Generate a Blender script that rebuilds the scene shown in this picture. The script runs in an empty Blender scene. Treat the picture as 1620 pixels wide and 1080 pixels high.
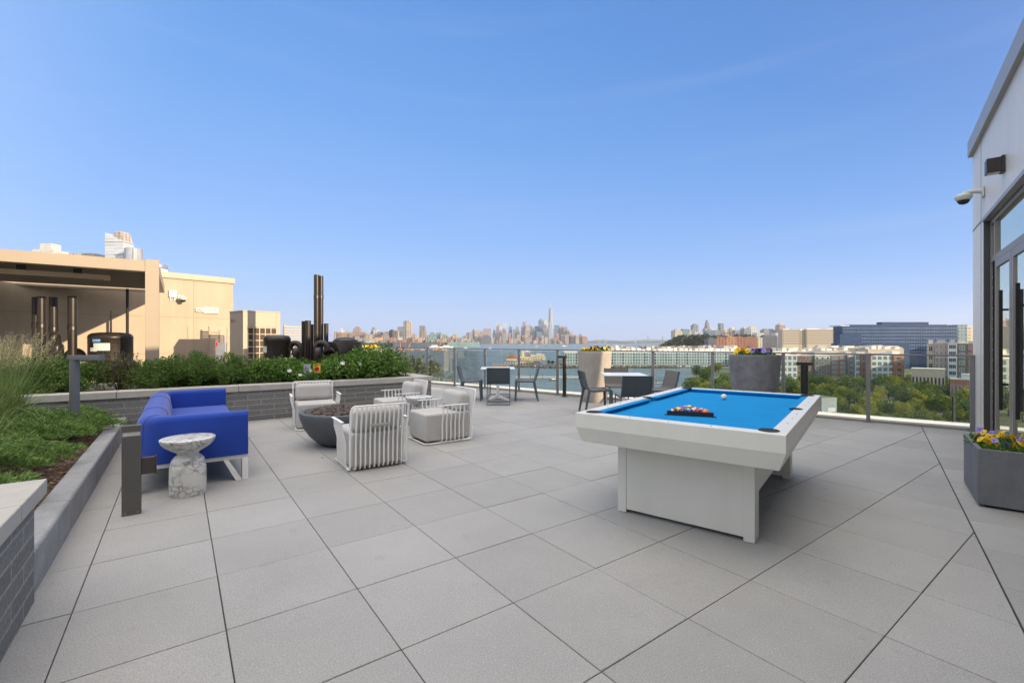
import bpy, bmesh, math, random
from mathutils import Vector, Matrix
R = math.radians
sc = bpy.context.scene
COL = sc.collection
random.seed(7)

# ---------------------------------------------------------------- camera, sky, sun
CAMH, F = 1.35, 722.0            # eye height, focal length in photo pixels (1620 wide)
YAW = 38.8                       # world X runs along the railing, world Y along the right facade
cth, sth = math.cos(R(YAW)), math.sin(R(YAW))
cd = bpy.data.cameras.new('camera'); cam = bpy.data.objects.new('camera', cd); COL.objects.link(cam)
cam.location = (0, 0, CAMH); cam.rotation_euler = (R(90), 0, R(YAW))
cd.sensor_width = 36; cd.lens = 36*F/1620; cd.clip_start = .05; cd.clip_end = 60000
sc.camera = cam

SUN_EL, SUN_AZ_P, SUN_AZ_D = 15.5, .987, .161     # direction to the sun in world x, y
world = bpy.data.worlds.new('World'); sc.world = world; world.use_nodes = True
nt = world.node_tree; nt.nodes.clear()
wo = nt.nodes.new('ShaderNodeOutputWorld'); bg = nt.nodes.new('ShaderNodeBackground')
sky = nt.nodes.new('ShaderNodeTexSky'); sky.sky_type = 'NISHITA'; sky.sun_disc = False
sky.sun_elevation = R(SUN_EL); sky.sun_rotation = math.atan2(SUN_AZ_P, SUN_AZ_D)
sky.altitude = 0; sky.air_density = 1.0; sky.dust_density = .5; sky.ozone_density = 3.0
bg.inputs['Strength'].default_value = .15
L = nt.links.new
def wn(ty, **kw):
    n = nt.nodes.new(ty)
    for k, v in kw.items():
        if k.startswith('i_'): n.inputs[int(k[2:])].default_value = v
        else: setattr(n, k, v)
    return n
# clear evening sky: hue by elevation, a broad warm brightening round the low sun and an added pale fill overhead, out of view
SUNV = Vector((SUN_AZ_P*math.cos(R(SUN_EL)), SUN_AZ_D*math.cos(R(SUN_EL)), math.sin(R(SUN_EL)))).normalized()
tc = wn('ShaderNodeTexCoord'); sxyz = wn('ShaderNodeSeparateXYZ'); L(tc.outputs['Generated'], sxyz.inputs[0])
# the blue deepens away from the bright east, towards the south-west
xd = wn('ShaderNodeVectorMath', operation='DOT_PRODUCT'); L(tc.outputs['Generated'], xd.inputs[0]); xd.inputs[1].default_value = (cth, sth, 0)
x2 = wn('ShaderNodeMath', operation='MULTIPLY'); L(xd.outputs['Value'], x2.inputs[0]); L(xd.outputs['Value'], x2.inputs[1])
x3 = wn('ShaderNodeMath', operation='MULTIPLY_ADD', i_1=-.9, i_2=1.); L(x2.outputs[0], x3.inputs[0])
x4 = wn('ShaderNodeMath', operation='SQRT'); L(x3.outputs[0], x4.inputs[0])
x5 = wn('ShaderNodeMath', operation='MULTIPLY_ADD', i_1=.52, i_2=1.05); L(xd.outputs['Value'], x5.inputs[0])
x6 = wn('ShaderNodeMath', operation='DIVIDE'); L(x5.outputs[0], x6.inputs[0]); L(x4.outputs[0], x6.inputs[1])
x7 = wn('ShaderNodeMath', operation='MULTIPLY'); L(x6.outputs[0], x7.inputs[0]); L(sxyz.outputs[2], x7.inputs[1])
rp = wn('ShaderNodeValToRGB'); L(x7.outputs[0], rp.inputs[0]); e = rp.color_ramp.elements
SKYC = [(0, (.47,.60,.91)), (.03, (.44,.59,.94)), (.10, (.355,.565,.97)), (.22, (.26,.485,.96)), (.40, (.165,.395,.88)), (.62, (.105,.30,.76)), (1, (.07,.21,.60))]
e[0].position = 0; e[0].color = SKYC[0][1]+(1,); e[1].position = 1; e[1].color = SKYC[-1][1]+(1,)
for p_, c_ in SKYC[1:-1]: x = e.new(p_); x.color = c_+(1,)
SKG = 3.55                         # ramp colours -> background radiance at this strength
base = wn('ShaderNodeVectorMath', operation='SCALE'); L(rp.outputs[0], base.inputs[0]); base.inputs['Scale'].default_value = SKG*.92
nsc = wn('ShaderNodeVectorMath', operation='SCALE'); L(sky.outputs[0], nsc.inputs[0]); nsc.inputs['Scale'].default_value = .08
s1 = wn('ShaderNodeVectorMath', operation='ADD'); L(base.outputs[0], s1.inputs[0]); L(nsc.outputs[0], s1.inputs[1])
dt = wn('ShaderNodeVectorMath', operation='DOT_PRODUCT'); L(tc.outputs['Generated'], dt.inputs[0]); dt.inputs[1].default_value = SUNV
mx0 = wn('ShaderNodeMath', operation='MAXIMUM', i_1=0.); L(dt.outputs['Value'], mx0.inputs[0])
pw0 = wn('ShaderNodeMath', operation='POWER', i_1=4.); L(mx0.outputs[0], pw0.inputs[0])
gl = wn('ShaderNodeVectorMath', operation='SCALE'); gl.inputs[0].default_value = (4.5, 3.3, 2.0); L(pw0.outputs[0], gl.inputs['Scale'])
s2 = wn('ShaderNodeVectorMath', operation='ADD'); L(s1.outputs[0], s2.inputs[0]); L(gl.outputs[0], s2.inputs[1])
zn = wn('ShaderNodeMapRange', i_1=.64, i_2=.97, i_3=0., i_4=1.); L(sxyz.outputs[2], zn.inputs[0])
zs = wn('ShaderNodeVectorMath', operation='SCALE'); zs.inputs[0].default_value = (11.4, 10.0, 7.6); L(zn.outputs[0], zs.inputs['Scale'])
s3 = wn('ShaderNodeVectorMath', operation='ADD'); L(s2.outputs[0], s3.inputs[0]); L(zs.outputs[0], s3.inputs[1])
nd = wn('ShaderNodeVectorMath', operation='DOT_PRODUCT'); L(tc.outputs['Generated'], nd.inputs[0]); nd.inputs[1].default_value = Vector((-.1,-.93,.36)).normalized()  # added fill glow behind the camera, unseen, brightens faces turned that way
n0 = wn('ShaderNodeMath', operation='MAXIMUM', i_1=0.); L(nd.outputs['Value'], n0.inputs[0]); n1_ = wn('ShaderNodeMath', operation='POWER', i_1=1.6); L(n0.outputs[0], n1_.inputs[0])
ns_ = wn('ShaderNodeVectorMath', operation='SCALE'); ns_.inputs[0].default_value = (4.3, 3.8, 2.7); L(n1_.outputs[0], ns_.inputs['Scale'])
s4 = wn('ShaderNodeVectorMath', operation='ADD'); L(s3.outputs[0], s4.inputs[0]); L(ns_.outputs[0], s4.inputs[1]); s3 = s4
# faint cirrus streaks
mp = wn('ShaderNodeMapping'); mp.inputs['Rotation'].default_value = (0, 0, R(-YAW)); mp.inputs['Scale'].default_value = (1.0, 1.6, 22)
nz = wn('ShaderNodeTexNoise'); nz.inputs['Scale'].default_value = 1.5; nz.inputs['Detail'].default_value = 6
rc_ = wn('ShaderNodeMapRange', i_1=.54, i_2=.80, i_3=0., i_4=.055)
L(tc.outputs['Generated'], mp.inputs[0]); L(mp.outputs[0], nz.inputs[0]); L(nz.outputs[0], rc_.inputs[0])
mx = wn('ShaderNodeMixRGB'); mx.inputs[2].default_value = (2.9, 3.2, 3.7, 1)
L(rc_.outputs[0], mx.inputs[0]); L(s3.outputs[0], mx.inputs[1]); L(mx.outputs[0], bg.inputs[0]); L(bg.outputs[0], wo.inputs[0])

sd = bpy.data.lights.new('sun', 'SUN'); sun = bpy.data.objects.new('sun', sd); COL.objects.link(sun)
sd.energy = 4.3; sd.angle = R(.55); sd.color = (1, .80, .56)
dv = Vector((SUN_AZ_P*math.cos(R(SUN_EL)), SUN_AZ_D*math.cos(R(SUN_EL)), math.sin(R(SUN_EL))))
sun.rotation_euler = dv.to_track_quat('Z', 'Y').to_euler(); sun.location = (20, 5, 30)

HAZE = 4.5e-5
vs = sc.view_settings; vs.view_transform = 'Standard'; vs.look = 'None'; vs.exposure = .9; vs.gamma = 1
cy = sc.cycles
cy.use_denoising = True; cy.max_bounces = 8; cy.transparent_max_bounces = 16; cy.volume_bounces = 0
cy.use_adaptive_sampling = True; cy.sample_clamp_indirect = 6; cy.caustics_reflective = False; cy.caustics_refractive = False

# ---------------------------------------------------------------- coordinates
def W(cx, cyy): return (cth*cx - sth*cyy, sth*cx + cth*cyy)              # camera-aligned ground axes -> world
def G(px, py, z=0.):
    Y = (CAMH-z)*F/(py-540.); x, y = W((px-810)/F*Y, Y); return Vector((x, y, z))
def AT(px, Y, z=0.):
    x, y = W((px-810)/F*Y, Y); return Vector((x, y, z))
def ZT(py, Y): return CAMH + (540-py)*Y/F
BA = 36.1                                                                 # heading of the paving rows
cb, sb = math.cos(R(BA)), math.sin(R(BA))
def AB(b, a, z=0.):                                                       # paving axes -> world
    x, y = W(b*cb - a*sb, b*sb + a*cb); return Vector((x, y, z))
ABR = BA + YAW

# ---------------------------------------------------------------- mesh builder
class MB:
    def __init__(s): s.v = []; s.f = []; s.m = []; s.mi = 0; s.M = Matrix()
    def add(s, vs_, fs):
        n = len(s.v); M = s.M
        s.v += [tuple(M @ Vector(p)) for p in vs_]
        for f in fs: s.f.append(tuple(i+n for i in f)); s.m.append(s.mi)
        return s
    def box(s, x0, x1, y0, y1, z0, z1):
        return s.add([(x0,y0,z0),(x1,y0,z0),(x1,y1,z0),(x0,y1,z0),(x0,y0,z1),(x1,y0,z1),(x1,y1,z1),(x0,y1,z1)],
                     [(3,2,1,0),(4,5,6,7),(0,1,5,4),(1,2,6,5),(2,3,7,6),(3,0,4,7)])
    def cbox(s, c, d): return s.box(c[0]-d[0]/2, c[0]+d[0]/2, c[1]-d[1]/2, c[1]+d[1]/2, c[2]-d[2]/2, c[2]+d[2]/2)
    def prism(s, poly, z0, z1):
        n = len(poly)
        return s.add([(p[0],p[1],z0) for p in poly]+[(p[0],p[1],z1) for p in poly],
                     [tuple(range(n-1,-1,-1)), tuple(range(n,2*n))]+[(i,(i+1)%n,(i+1)%n+n,i+n) for i in range(n)])
    def lathe(s, prof, n=32, c=(0,0), caps=True):
        vs_ = []; fs = []
        for r, z in prof:
            for k in range(n):
                a = 2*math.pi*k/n; vs_.append((c[0]+r*math.cos(a), c[1]+r*math.sin(a), z))
        for i in range(len(prof)-1):
            for k in range(n):
                k2 = (k+1) % n; fs.append((i*n+k, i*n+k2, (i+1)*n+k2, (i+1)*n+k))
        if caps:
            fs.append(tuple(range(n-1,-1,-1))); fs.append(tuple((len(prof)-1)*n+k for k in range(n)))
        return s.add(vs_, fs)
    def tube(s, path, r, n=8, closed=False, caps=True, flat=None):
        P = [Vector(p) for p in path]; m = len(P); vs_ = []; fs = []
        up = None
        for i in range(m):
            if closed: t = (P[(i+1)%m]-P[i-1])
            else: t = P[min(i+1,m-1)]-P[max(i-1,0)]
            if t.length < 1e-9: t = Vector((0,0,1))
            t.normalize()
            if up is None:
                up = Vector((0,0,1)) if abs(t.z) < .9 else Vector((0,1,0))
            u = t.cross(up)
            if u.length < 1e-5: u = t.cross(Vector((1,0,0)))
            u.normalize(); w = u.cross(t).normalized(); up = w
            rr = r[i] if isinstance(r, (list,tuple)) else r
            for k in range(n):
                a = 2*math.pi*(k+.5)/n
                ca, sa = math.cos(a), math.sin(a)
                if flat: vs_.append(P[i]+u*(flat[0]/2*(1 if ca>0 else -1))+w*(flat[1]/2*(1 if sa>0 else -1)))
                else: vs_.append(P[i]+u*rr*ca+w*rr*sa)
        q = m if closed else m-1
        for i in range(q):
            j = (i+1) % m
            for k in range(n):
                k2 = (k+1) % n; fs.append((i*n+k, i*n+k2, j*n+k2, j*n+k))
        if caps and not closed: fs.append(tuple(range(n-1,-1,-1))); fs.append(tuple((m-1)*n+k for k in range(n)))
        return s.add(vs_, fs)
    def build(s, name, mat, parent=None, smooth=False, bevel=0, seg=2, loc=None, rotz=0, ang=35):
        me = bpy.data.meshes.new(name); me.from_pydata(s.v, [], s.f); me.update()
        mats = mat if isinstance(mat, (list, tuple)) else [mat]
        for q in mats: me.materials.append(q)
        if len(mats) > 1: me.polygons.foreach_set('material_index', s.m)
        if smooth:
            me.polygons.foreach_set('use_smooth', [True]*len(me.polygons))
            if not bevel: me.set_sharp_from_angle(angle=R(ang))
        o = bpy.data.objects.new(name, me); COL.objects.link(o)
        if parent: o.parent = parent
        if loc is not None: o.location = loc
        o.rotation_euler = (0, 0, R(rotz))
        if bevel:
            b = o.modifiers.new('bevel', 'BEVEL'); b.width = bevel; b.segments = seg; b.limit_method = 'ANGLE'; b.angle_limit = R(30)
            if smooth: b.harden_normals = True
        return o

def tag(o, label, cat, group=None, kind=None):
    if label: o['label'] = label
    if cat: o['category'] = cat
    if group: o['group'] = group
    if kind: o['kind'] = kind
    return o
def struct(o, label=None):
    o['kind'] = 'structure'
    if label: o['label'] = label
    return o
def thing(name, label, cat, loc=(0,0,0), rotz=0, group=None):
    o = bpy.data.objects.new(name, None); COL.objects.link(o); o.location = loc; o.rotation_euler = (0,0,R(rotz))
    o.empty_display_size = .1
    return tag(o, label, cat, group)
def dup(root, loc, rotz, label=None, parent=None):
    def cp(o, par):
        c = o.copy(); COL.objects.link(c); c.parent = par
        for ch in [x for x in o.children]: cp(ch, c)
        return c
    r = cp(root, parent); r.location = loc; r.rotation_euler = (0, 0, R(rotz))
    if label: r['label'] = label
    return r

# ---------------------------------------------------------------- materials
def nodes(name):
    m = bpy.data.materials.new(name); m.use_nodes = True; t = m.node_tree
    b = t.nodes['Principled BSDF']
    return m, t, b
def N(t, ty, **kw):
    n = t.nodes.new(ty)
    for k, v in kw.items():
        if k.startswith('i_'):
            key = k[2:]; key = int(key) if key.isdigit() else key.replace('_', ' ')
            n.inputs[key].default_value = v
        else: setattr(n, k, v)
    return n
def c4(c): return (c[0], c[1], c[2], 1)
def pm(name, col, rough=.5, metal=0, var=.08, scale=3, bump=0, bscale=80, bdist=.002, spec=.5, fine=0):
    m, t, b = nodes(name); lk = t.links.new
    b.inputs['Roughness'].default_value = rough; b.inputs['Metallic'].default_value = metal
    b.inputs['Specular IOR Level'].default_value = spec
    tcn = N(t, 'ShaderNodeTexCoord')
    n1 = N(t, 'ShaderNodeTexNoise', i_Scale=scale, i_Detail=6, i_Roughness=.6); lk(tcn.outputs['Object'], n1.inputs[0])
    mr = N(t, 'ShaderNodeMapRange', i_1=.3, i_2=.7, i_3=1-var, i_4=1+var); lk(n1.outputs[0], mr.inputs[0])
    vm = N(t, 'ShaderNodeVectorMath', operation='SCALE'); vm.inputs[0].default_value = col[:3]; lk(mr.outputs[0], vm.inputs['Scale'])
    out = vm.outputs[0]
    if fine:
        n3 = N(t, 'ShaderNodeTexNoise', i_Scale=bscale*1.5, i_Detail=2); lk(tcn.outputs['Object'], n3.inputs[0])
        m3 = N(t, 'ShaderNodeMapRange', i_1=.3, i_2=.7, i_3=1-fine, i_4=1+fine); lk(n3.outputs[0], m3.inputs[0])
        v3 = N(t, 'ShaderNodeVectorMath', operation='SCALE'); lk(out, v3.inputs[0]); lk(m3.outputs[0], v3.inputs['Scale']); out = v3.outputs[0]
    lk(out, b.inputs['Base Color'])
    if bump:
        n2 = N(t, 'ShaderNodeTexNoise', i_Scale=bscale, i_Detail=3); lk(tcn.outputs['Object'], n2.inputs[0])
        bn = N(t, 'ShaderNodeBump', i_Strength=bump, i_Distance=bdist); lk(n2.outputs[0], bn.inputs['Height']); lk(bn.outputs[0], b.inputs['Normal'])
    return m
def streaks(m, amt=.06, sx=(3.2, 3.2, .35)):
    t = m.node_tree; lk = t.links.new; b = t.nodes['Principled BSDF']; src = b.inputs['Base Color'].links[0].from_socket
    tcn = N(t, 'ShaderNodeTexCoord'); mp_ = N(t, 'ShaderNodeMapping'); mp_.inputs['Scale'].default_value = sx; lk(tcn.outputs['Object'], mp_.inputs[0])
    n = N(t, 'ShaderNodeTexNoise', i_Scale=1.4, i_Detail=7, i_Roughness=.7); lk(mp_.outputs[0], n.inputs[0])
    r = N(t, 'ShaderNodeMapRange', i_1=.35, i_2=.65, i_3=1-amt, i_4=1+amt*.6); lk(n.outputs[0], r.inputs[0])
    v = N(t, 'ShaderNodeVectorMath', operation='SCALE'); lk(src, v.inputs[0]); lk(r.outputs[0], v.inputs['Scale']); lk(v.outputs[0], b.inputs['Base Color'])
def m_paver():
    m, t, b = nodes('paver'); lk = t.links.new
    b.inputs['Roughness'].default_value = .75; b.inputs['Specular IOR Level'].default_value = .35
    g = N(t, 'ShaderNodeNewGeometry'); tcn = N(t, 'ShaderNodeTexCoord')
    r1 = N(t, 'ShaderNodeMapRange', i_3=.93, i_4=1.05); lk(g.outputs['Random Per Island'], r1.inputs[0])
    n1 = N(t, 'ShaderNodeTexNoise', i_Scale=.9, i_Detail=8, i_Roughness=.68); lk(tcn.outputs['Object'], n1.inputs[0])
    r2 = N(t, 'ShaderNodeMapRange', i_1=.3, i_2=.7, i_3=.90, i_4=1.08); lk(n1.outputs[0], r2.inputs[0])
    n2 = N(t, 'ShaderNodeTexNoise', i_Scale=150, i_Detail=3); lk(tcn.outputs['Object'], n2.inputs[0])
    r3 = N(t, 'ShaderNodeMapRange', i_1=.3, i_2=.7, i_3=.80, i_4=1.18); lk(n2.outputs[0], r3.inputs[0])
    v = N(t, 'ShaderNodeTexVoronoi', i_Scale=48); lk(tcn.outputs['Object'], v.inputs[0])      # mica flecks
    r4 = N(t, 'ShaderNodeMapRange', i_1=.07, i_2=.12, i_3=1.55, i_4=1.0); lk(v.outputs['Distance'], r4.inputs[0])
    n5 = N(t, 'ShaderNodeTexNoise', i_Scale=6, i_Detail=5, i_Roughness=.65); lk(tcn.outputs['Object'], n5.inputs[0])       # small dirt marks
    r5 = N(t, 'ShaderNodeMapRange', i_1=.62, i_2=.74, i_3=1.0, i_4=.86); lk(n5.outputs[0], r5.inputs[0])
    p = None
    for r in (r1, r2, r3, r4, r5):
        if p is None: p = r.outputs[0]; continue
        k = N(t, 'ShaderNodeMath', operation='MULTIPLY'); lk(p, k.inputs[0]); lk(r.outputs[0], k.inputs[1]); p = k.outputs[0]
    vm = N(t, 'ShaderNodeVectorMath', operation='SCALE'); vm.inputs[0].default_value = (.298, .297, .290); lk(p, vm.inputs['Scale'])
    lk(vm.outputs[0], b.inputs['Base Color'])
    bn = N(t, 'ShaderNodeBump', i_Strength=.35, i_Distance=.001); lk(n2.outputs[0], bn.inputs['Height']); lk(bn.outputs[0], b.inputs['Normal'])
    return m
def m_brick(name, c1, c2, cm, bw=.40, rh=.098, mortar=.010, scale=1., rough=.85):
    m, t, b = nodes(name); lk = t.links.new; b.inputs['Roughness'].default_value = rough
    tcn = N(t, 'ShaderNodeTexCoord'); sx = N(t, 'ShaderNodeSeparateXYZ'); lk(tcn.outputs['Object'], sx.inputs[0])
    ad = N(t, 'ShaderNodeMath', operation='ADD'); lk(sx.outputs[0], ad.inputs[0]); lk(sx.outputs[1], ad.inputs[1])
    cx = N(t, 'ShaderNodeCombineXYZ'); lk(ad.outputs[0], cx.inputs[0]); lk(sx.outputs[2], cx.inputs[1])
    br = N(t, 'ShaderNodeTexBrick', i_Scale=scale, i_Mortar_Size=mortar, i_Brick_Width=bw, i_Row_Height=rh, i_Mortar_Smooth=.1)
    br.inputs['Color1'].default_value = c4(c1); br.inputs['Color2'].default_value = c4(c2); br.inputs['Mortar'].default_value = c4(cm)
    lk(cx.outputs[0], br.inputs[0])
    n1 = N(t, 'ShaderNodeTexNoise', i_Scale=45, i_Detail=6); lk(tcn.outputs['Object'], n1.inputs[0])
    r = N(t, 'ShaderNodeMapRange', i_1=.3, i_2=.7, i_3=.72, i_4=1.25); lk(n1.outputs[0], r.inputs[0])
    vm = N(t, 'ShaderNodeVectorMath', operation='SCALE'); lk(br.outputs[0], vm.inputs[0]); lk(r.outputs[0], vm.inputs['Scale'])
    lk(vm.outputs[0], b.inputs['Base Color'])
    bn = N(t, 'ShaderNodeBump', i_Strength=.7, i_Distance=.006); bn.invert = True; lk(br.outputs['Fac'], bn.inputs['Height']); lk(bn.outputs[0], b.inputs['Normal'])
    return m
def m_leaf(name, c1, c2, rough=.5, trans=.25, c3=None):
    m, t, b = nodes(name); lk = t.links.new
    b.inputs['Roughness'].default_value = rough; b.inputs['Specular IOR Level'].default_value = .3
    g = N(t, 'ShaderNodeNewGeometry'); rp_ = N(t, 'ShaderNodeValToRGB'); lk(g.outputs['Random Per Island'], rp_.inputs[0])
    e = rp_.color_ramp.elements; e[0].color = c4(c1); e[1].color = c4(c2)
    if c3: x = e.new(.93); x.color = c4(c2); e[-1].color = c4(c3)
    lk(rp_.outputs[0], b.inputs['Base Color'])
    tr = N(t, 'ShaderNodeBsdfTranslucent'); lk(rp_.outputs[0], tr.inputs[0])
    ms = N(t, 'ShaderNodeMixShader', i_0=trans); lk(b.outputs[0], ms.inputs[1]); lk(tr.outputs[0], ms.inputs[2])
    lk(ms.outputs[0], t.nodes['Material Output'].inputs[0])
    return m
def m_marble():
    m, t, b = nodes('marble'); lk = t.links.new; b.inputs['Roughness'].default_value = .35
    tcn = N(t, 'ShaderNodeTexCoord')
    nn = N(t, 'ShaderNodeTexNoise', i_Scale=5, i_Detail=6); lk(tcn.outputs['Object'], nn.inputs[0])
    mxx = N(t, 'ShaderNodeMixRGB', i_0=.22); lk(tcn.outputs['Object'], mxx.inputs[1]); lk(nn.outputs[1], mxx.inputs[2])
    v = N(t, 'ShaderNodeTexVoronoi', i_Scale=19, feature='DISTANCE_TO_EDGE'); lk(mxx.outputs[0], v.inputs[0])
    r = N(t, 'ShaderNodeValToRGB'); lk(v.outputs[0], r.inputs[0]); e = r.color_ramp.elements
    e[0].color = (.15,.155,.155,1); e[0].position = 0; e[1].position = .13; e[1].color = (.60,.595,.56,1)
    x = e.new(.035); x.color = (.34,.345,.34,1)
    n2 = N(t, 'ShaderNodeTexNoise', i_Scale=7, i_Detail=4); lk(tcn.outputs['Object'], n2.inputs[0])
    r2 = N(t, 'ShaderNodeMapRange', i_1=.40, i_2=.55, i_3=0, i_4=1); lk(n2.outputs[0], r2.inputs[0])
    m2 = N(t, 'ShaderNodeMixRGB'); m2.inputs[1].default_value = (.60,.595,.56,1); lk(r2.outputs[0], m2.inputs[0]); lk(r.outputs[0], m2.inputs[2])
    lk(m2.outputs[0], b.inputs['Base Color'])
    return m
def m_fabric(name, col, rough=.9, sc_=420, sheen=.3, bump=.3):
    m, t, b = nodes(name); lk = t.links.new; b.inputs['Roughness'].default_value = rough
    b.inputs['Sheen Weight'].default_value = sheen; b.inputs['Specular IOR Level'].default_value = .2
    tcn = N(t, 'ShaderNodeTexCoord')
    n1 = N(t, 'ShaderNodeTexNoise', i_Scale=sc_, i_Detail=1); lk(tcn.outputs['Object'], n1.inputs[0])
    n2 = N(t, 'ShaderNodeTexNoise', i_Scale=3, i_Detail=4); lk(tcn.outputs['Object'], n2.inputs[0])
    r = N(t, 'ShaderNodeMapRange', i_1=.3, i_2=.7, i_3=.86, i_4=1.1); lk(n1.outputs[0], r.inputs[0])
    r2 = N(t, 'ShaderNodeMapRange', i_1=.3, i_2=.7, i_3=.94, i_4=1.05); lk(n2.outputs[0], r2.inputs[0])
    k = N(t, 'ShaderNodeMath', operation='MULTIPLY'); lk(r.outputs[0], k.inputs[0]); lk(r2.outputs[0], k.inputs[1])
    vm = N(t, 'ShaderNodeVectorMath', operation='SCALE'); vm.inputs[0].default_value = col; lk(k.outputs[0], vm.inputs['Scale'])
    lk(vm.outputs[0], b.inputs['Base Color'])
    bn = N(t, 'ShaderNodeBump', i_Strength=bump, i_Distance=.0008); lk(n1.outputs[0], bn.inputs['Height'])
    b2 = N(t, 'ShaderNodeBump', i_Strength=.25, i_Distance=.02); lk(n2.outputs[0], b2.inputs['Height']); lk(bn.outputs[0], b2.inputs['Normal'])
    lk(b2.outputs[0], b.inputs['Normal'])
    return m
def m_glass(name='railing_glass', tint=(.86,.91,.90), refl=.10):
    m, t, b = nodes(name); lk = t.links.new; t.nodes.remove(b)
    tr = N(t, 'ShaderNodeBsdfTransparent'); tr.inputs[0].default_value = c4(tint)
    gl = N(t, 'ShaderNodeBsdfGlossy', i_Roughness=.02); fr = N(t, 'ShaderNodeFresnel', i_IOR=1.45)
    mr = N(t, 'ShaderNodeMath', operation='MULTIPLY', i_1=1.0); lk(fr.outputs[0], mr.inputs[0])
    cl = N(t, 'ShaderNodeMath', operation='MINIMUM', i_1=.6); lk(mr.outputs[0], cl.inputs[0])
    ms = N(t, 'ShaderNodeMixShader'); lk(cl.outputs[0], ms.inputs[0]); lk(tr.outputs[0], ms.inputs[1]); lk(gl.outputs[0], ms.inputs[2])
    lk(ms.outputs[0], t.nodes['Material Output'].inputs[0])
    return m
def m_facade(name, wall, glass, fh=3.4, bw=4., gw=.5, gh=.55, mott=.18, ms=.02, rough=.8):
    """wall colour with rows of windows; local x+y along the wall, z up"""
    m, t, b = nodes(name); lk = t.links.new; b.inputs['Roughness'].default_value = rough; b.inputs['Specular IOR Level'].default_value = .3
    tcn = N(t, 'ShaderNodeTexCoord'); sx = N(t, 'ShaderNodeSeparateXYZ'); lk(tcn.outputs['Object'], sx.inputs[0])
    ad = N(t, 'ShaderNodeMath', operation='ADD'); lk(sx.outputs[0], ad.inputs[0]); lk(sx.outputs[1], ad.inputs[1])
    def cell(src, size, frac):
        d = N(t, 'ShaderNodeMath', operation='DIVIDE', i_1=size); lk(src, d.inputs[0])
        f = N(t, 'ShaderNodeMath', operation='FRACT'); lk(d.outputs[0], f.inputs[0])
        l_ = N(t, 'ShaderNodeMath', operation='LESS_THAN', i_1=frac); lk(f.outputs[0], l_.inputs[0]); return l_.outputs[0], d.outputs[0]
    u, ui = cell(ad.outputs[0], bw, gw); v, vi = cell(sx.outputs[2], fh, gh)
    k = N(t, 'ShaderNodeMath', operation='MULTIPLY'); lk(u, k.inputs[0]); lk(v, k.inputs[1])
    g = N(t, 'ShaderNodeNewGeometry'); sn = N(t, 'ShaderNodeSeparateXYZ'); lk(g.outputs['Normal'], sn.inputs[0])
    up = N(t, 'ShaderNodeMath', operation='LESS_THAN', i_1=.5); lk(sn.outputs[2], up.inputs[0])
    k2 = N(t, 'ShaderNodeMath', operation='MULTIPLY'); lk(k.outputs[0], k2.inputs[0]); lk(up.outputs[0], k2.inputs[1])
    n1 = N(t, 'ShaderNodeTexNoise', i_Scale=ms, i_Detail=5, i_Roughness=.7); lk(tcn.outputs['Object'], n1.inputs[0])
    r = N(t, 'ShaderNodeMapRange', i_1=.3, i_2=.7, i_3=1-mott, i_4=1+mott); lk(n1.outputs[0], r.inputs[0])
    cc = N(t, 'ShaderNodeCombineXYZ'); fl1 = N(t, 'ShaderNodeMath', operation='FLOOR'); fl2 = N(t, 'ShaderNodeMath', operation='FLOOR')
    lk(ui, fl1.inputs[0]); lk(vi, fl2.inputs[0]); lk(fl1.outputs[0], cc.inputs[0]); lk(fl2.outputs[0], cc.inputs[1])
    wn = N(t, 'ShaderNodeTexWhiteNoise', noise_dimensions='2D'); lk(cc.outputs[0], wn.inputs[0])
    rg = N(t, 'ShaderNodeMapRange', i_3=.5, i_4=1.7); lk(wn.outputs[0], rg.inputs[0])
    gv = N(t, 'ShaderNodeVectorMath', operation='SCALE'); gv.inputs[0].default_value = glass[:3]; lk(rg.outputs[0], gv.inputs['Scale'])
    wv = N(t, 'ShaderNodeVectorMath', operation='SCALE'); wv.inputs[0].default_value = wall[:3]; lk(r.outputs[0], wv.inputs['Scale'])
    mm = N(t, 'ShaderNodeMixRGB'); lk(k2.outputs[0], mm.inputs[0]); lk(wv.outputs[0], mm.inputs[1]); lk(gv.outputs[0], mm.inputs[2])
    lk(mm.outputs[0], b.inputs['Base Color'])
    rr = N(t, 'ShaderNodeMapRange', i_3=rough, i_4=.3); lk(k2.outputs[0], rr.inputs[0]); lk(rr.outputs[0], b.inputs['Roughness'])
    return m

MT = {}
MT['paver'] = m_paver()
MT['gap'] = pm('paver_gap', (.05,.05,.048), .9)
MT['brick'] = m_brick('grey_brick', (.135,.137,.133), (.18,.18,.175), (.27,.26,.23), rh=.0905, mortar=.008)
MT['cap'] = pm('cast_stone', (.40,.385,.345), .8, var=.07, scale=4, bump=.25, bscale=150, fine=.05)
MT['curb'] = pm('granite_curb', (.24,.245,.25), .8, var=.12, scale=6, bump=.7, bscale=60, bdist=.006, fine=.16)
MT['mulch'] = pm('mulch', (.085,.05,.032), .95, var=.5, scale=30, bump=1, bscale=60, bdist=.03, fine=.4)
MT['soil'] = pm('soil', (.035,.025,.018), .95, var=.4, scale=25, bump=1, bscale=50, bdist=.03)
MT['white'] = pm('white_powder_coat', (.78,.775,.75), .4, var=.02)
MT['pool_white'] = pm('pool_table_paint', (.60,.595,.545), .38, var=.02, scale=2, bump=.08, bscale=300, bdist=.0005)
MT['felt'] = m_fabric('felt', (.001,.205,.49), sheen=.0, sc_=700, bump=.1)
MT['blue'] = m_fabric('blue_upholstery', (.015,.052,.32), sheen=.25)
MT['grey_fabric'] = m_fabric('light_grey_upholstery', (.43,.42,.40), sheen=.1)
MT['strap'] = pm('strap', (.36,.35,.32), .9)
MT['black'] = pm('black_plastic', (.012,.012,.013), .4, var=.05)
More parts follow.
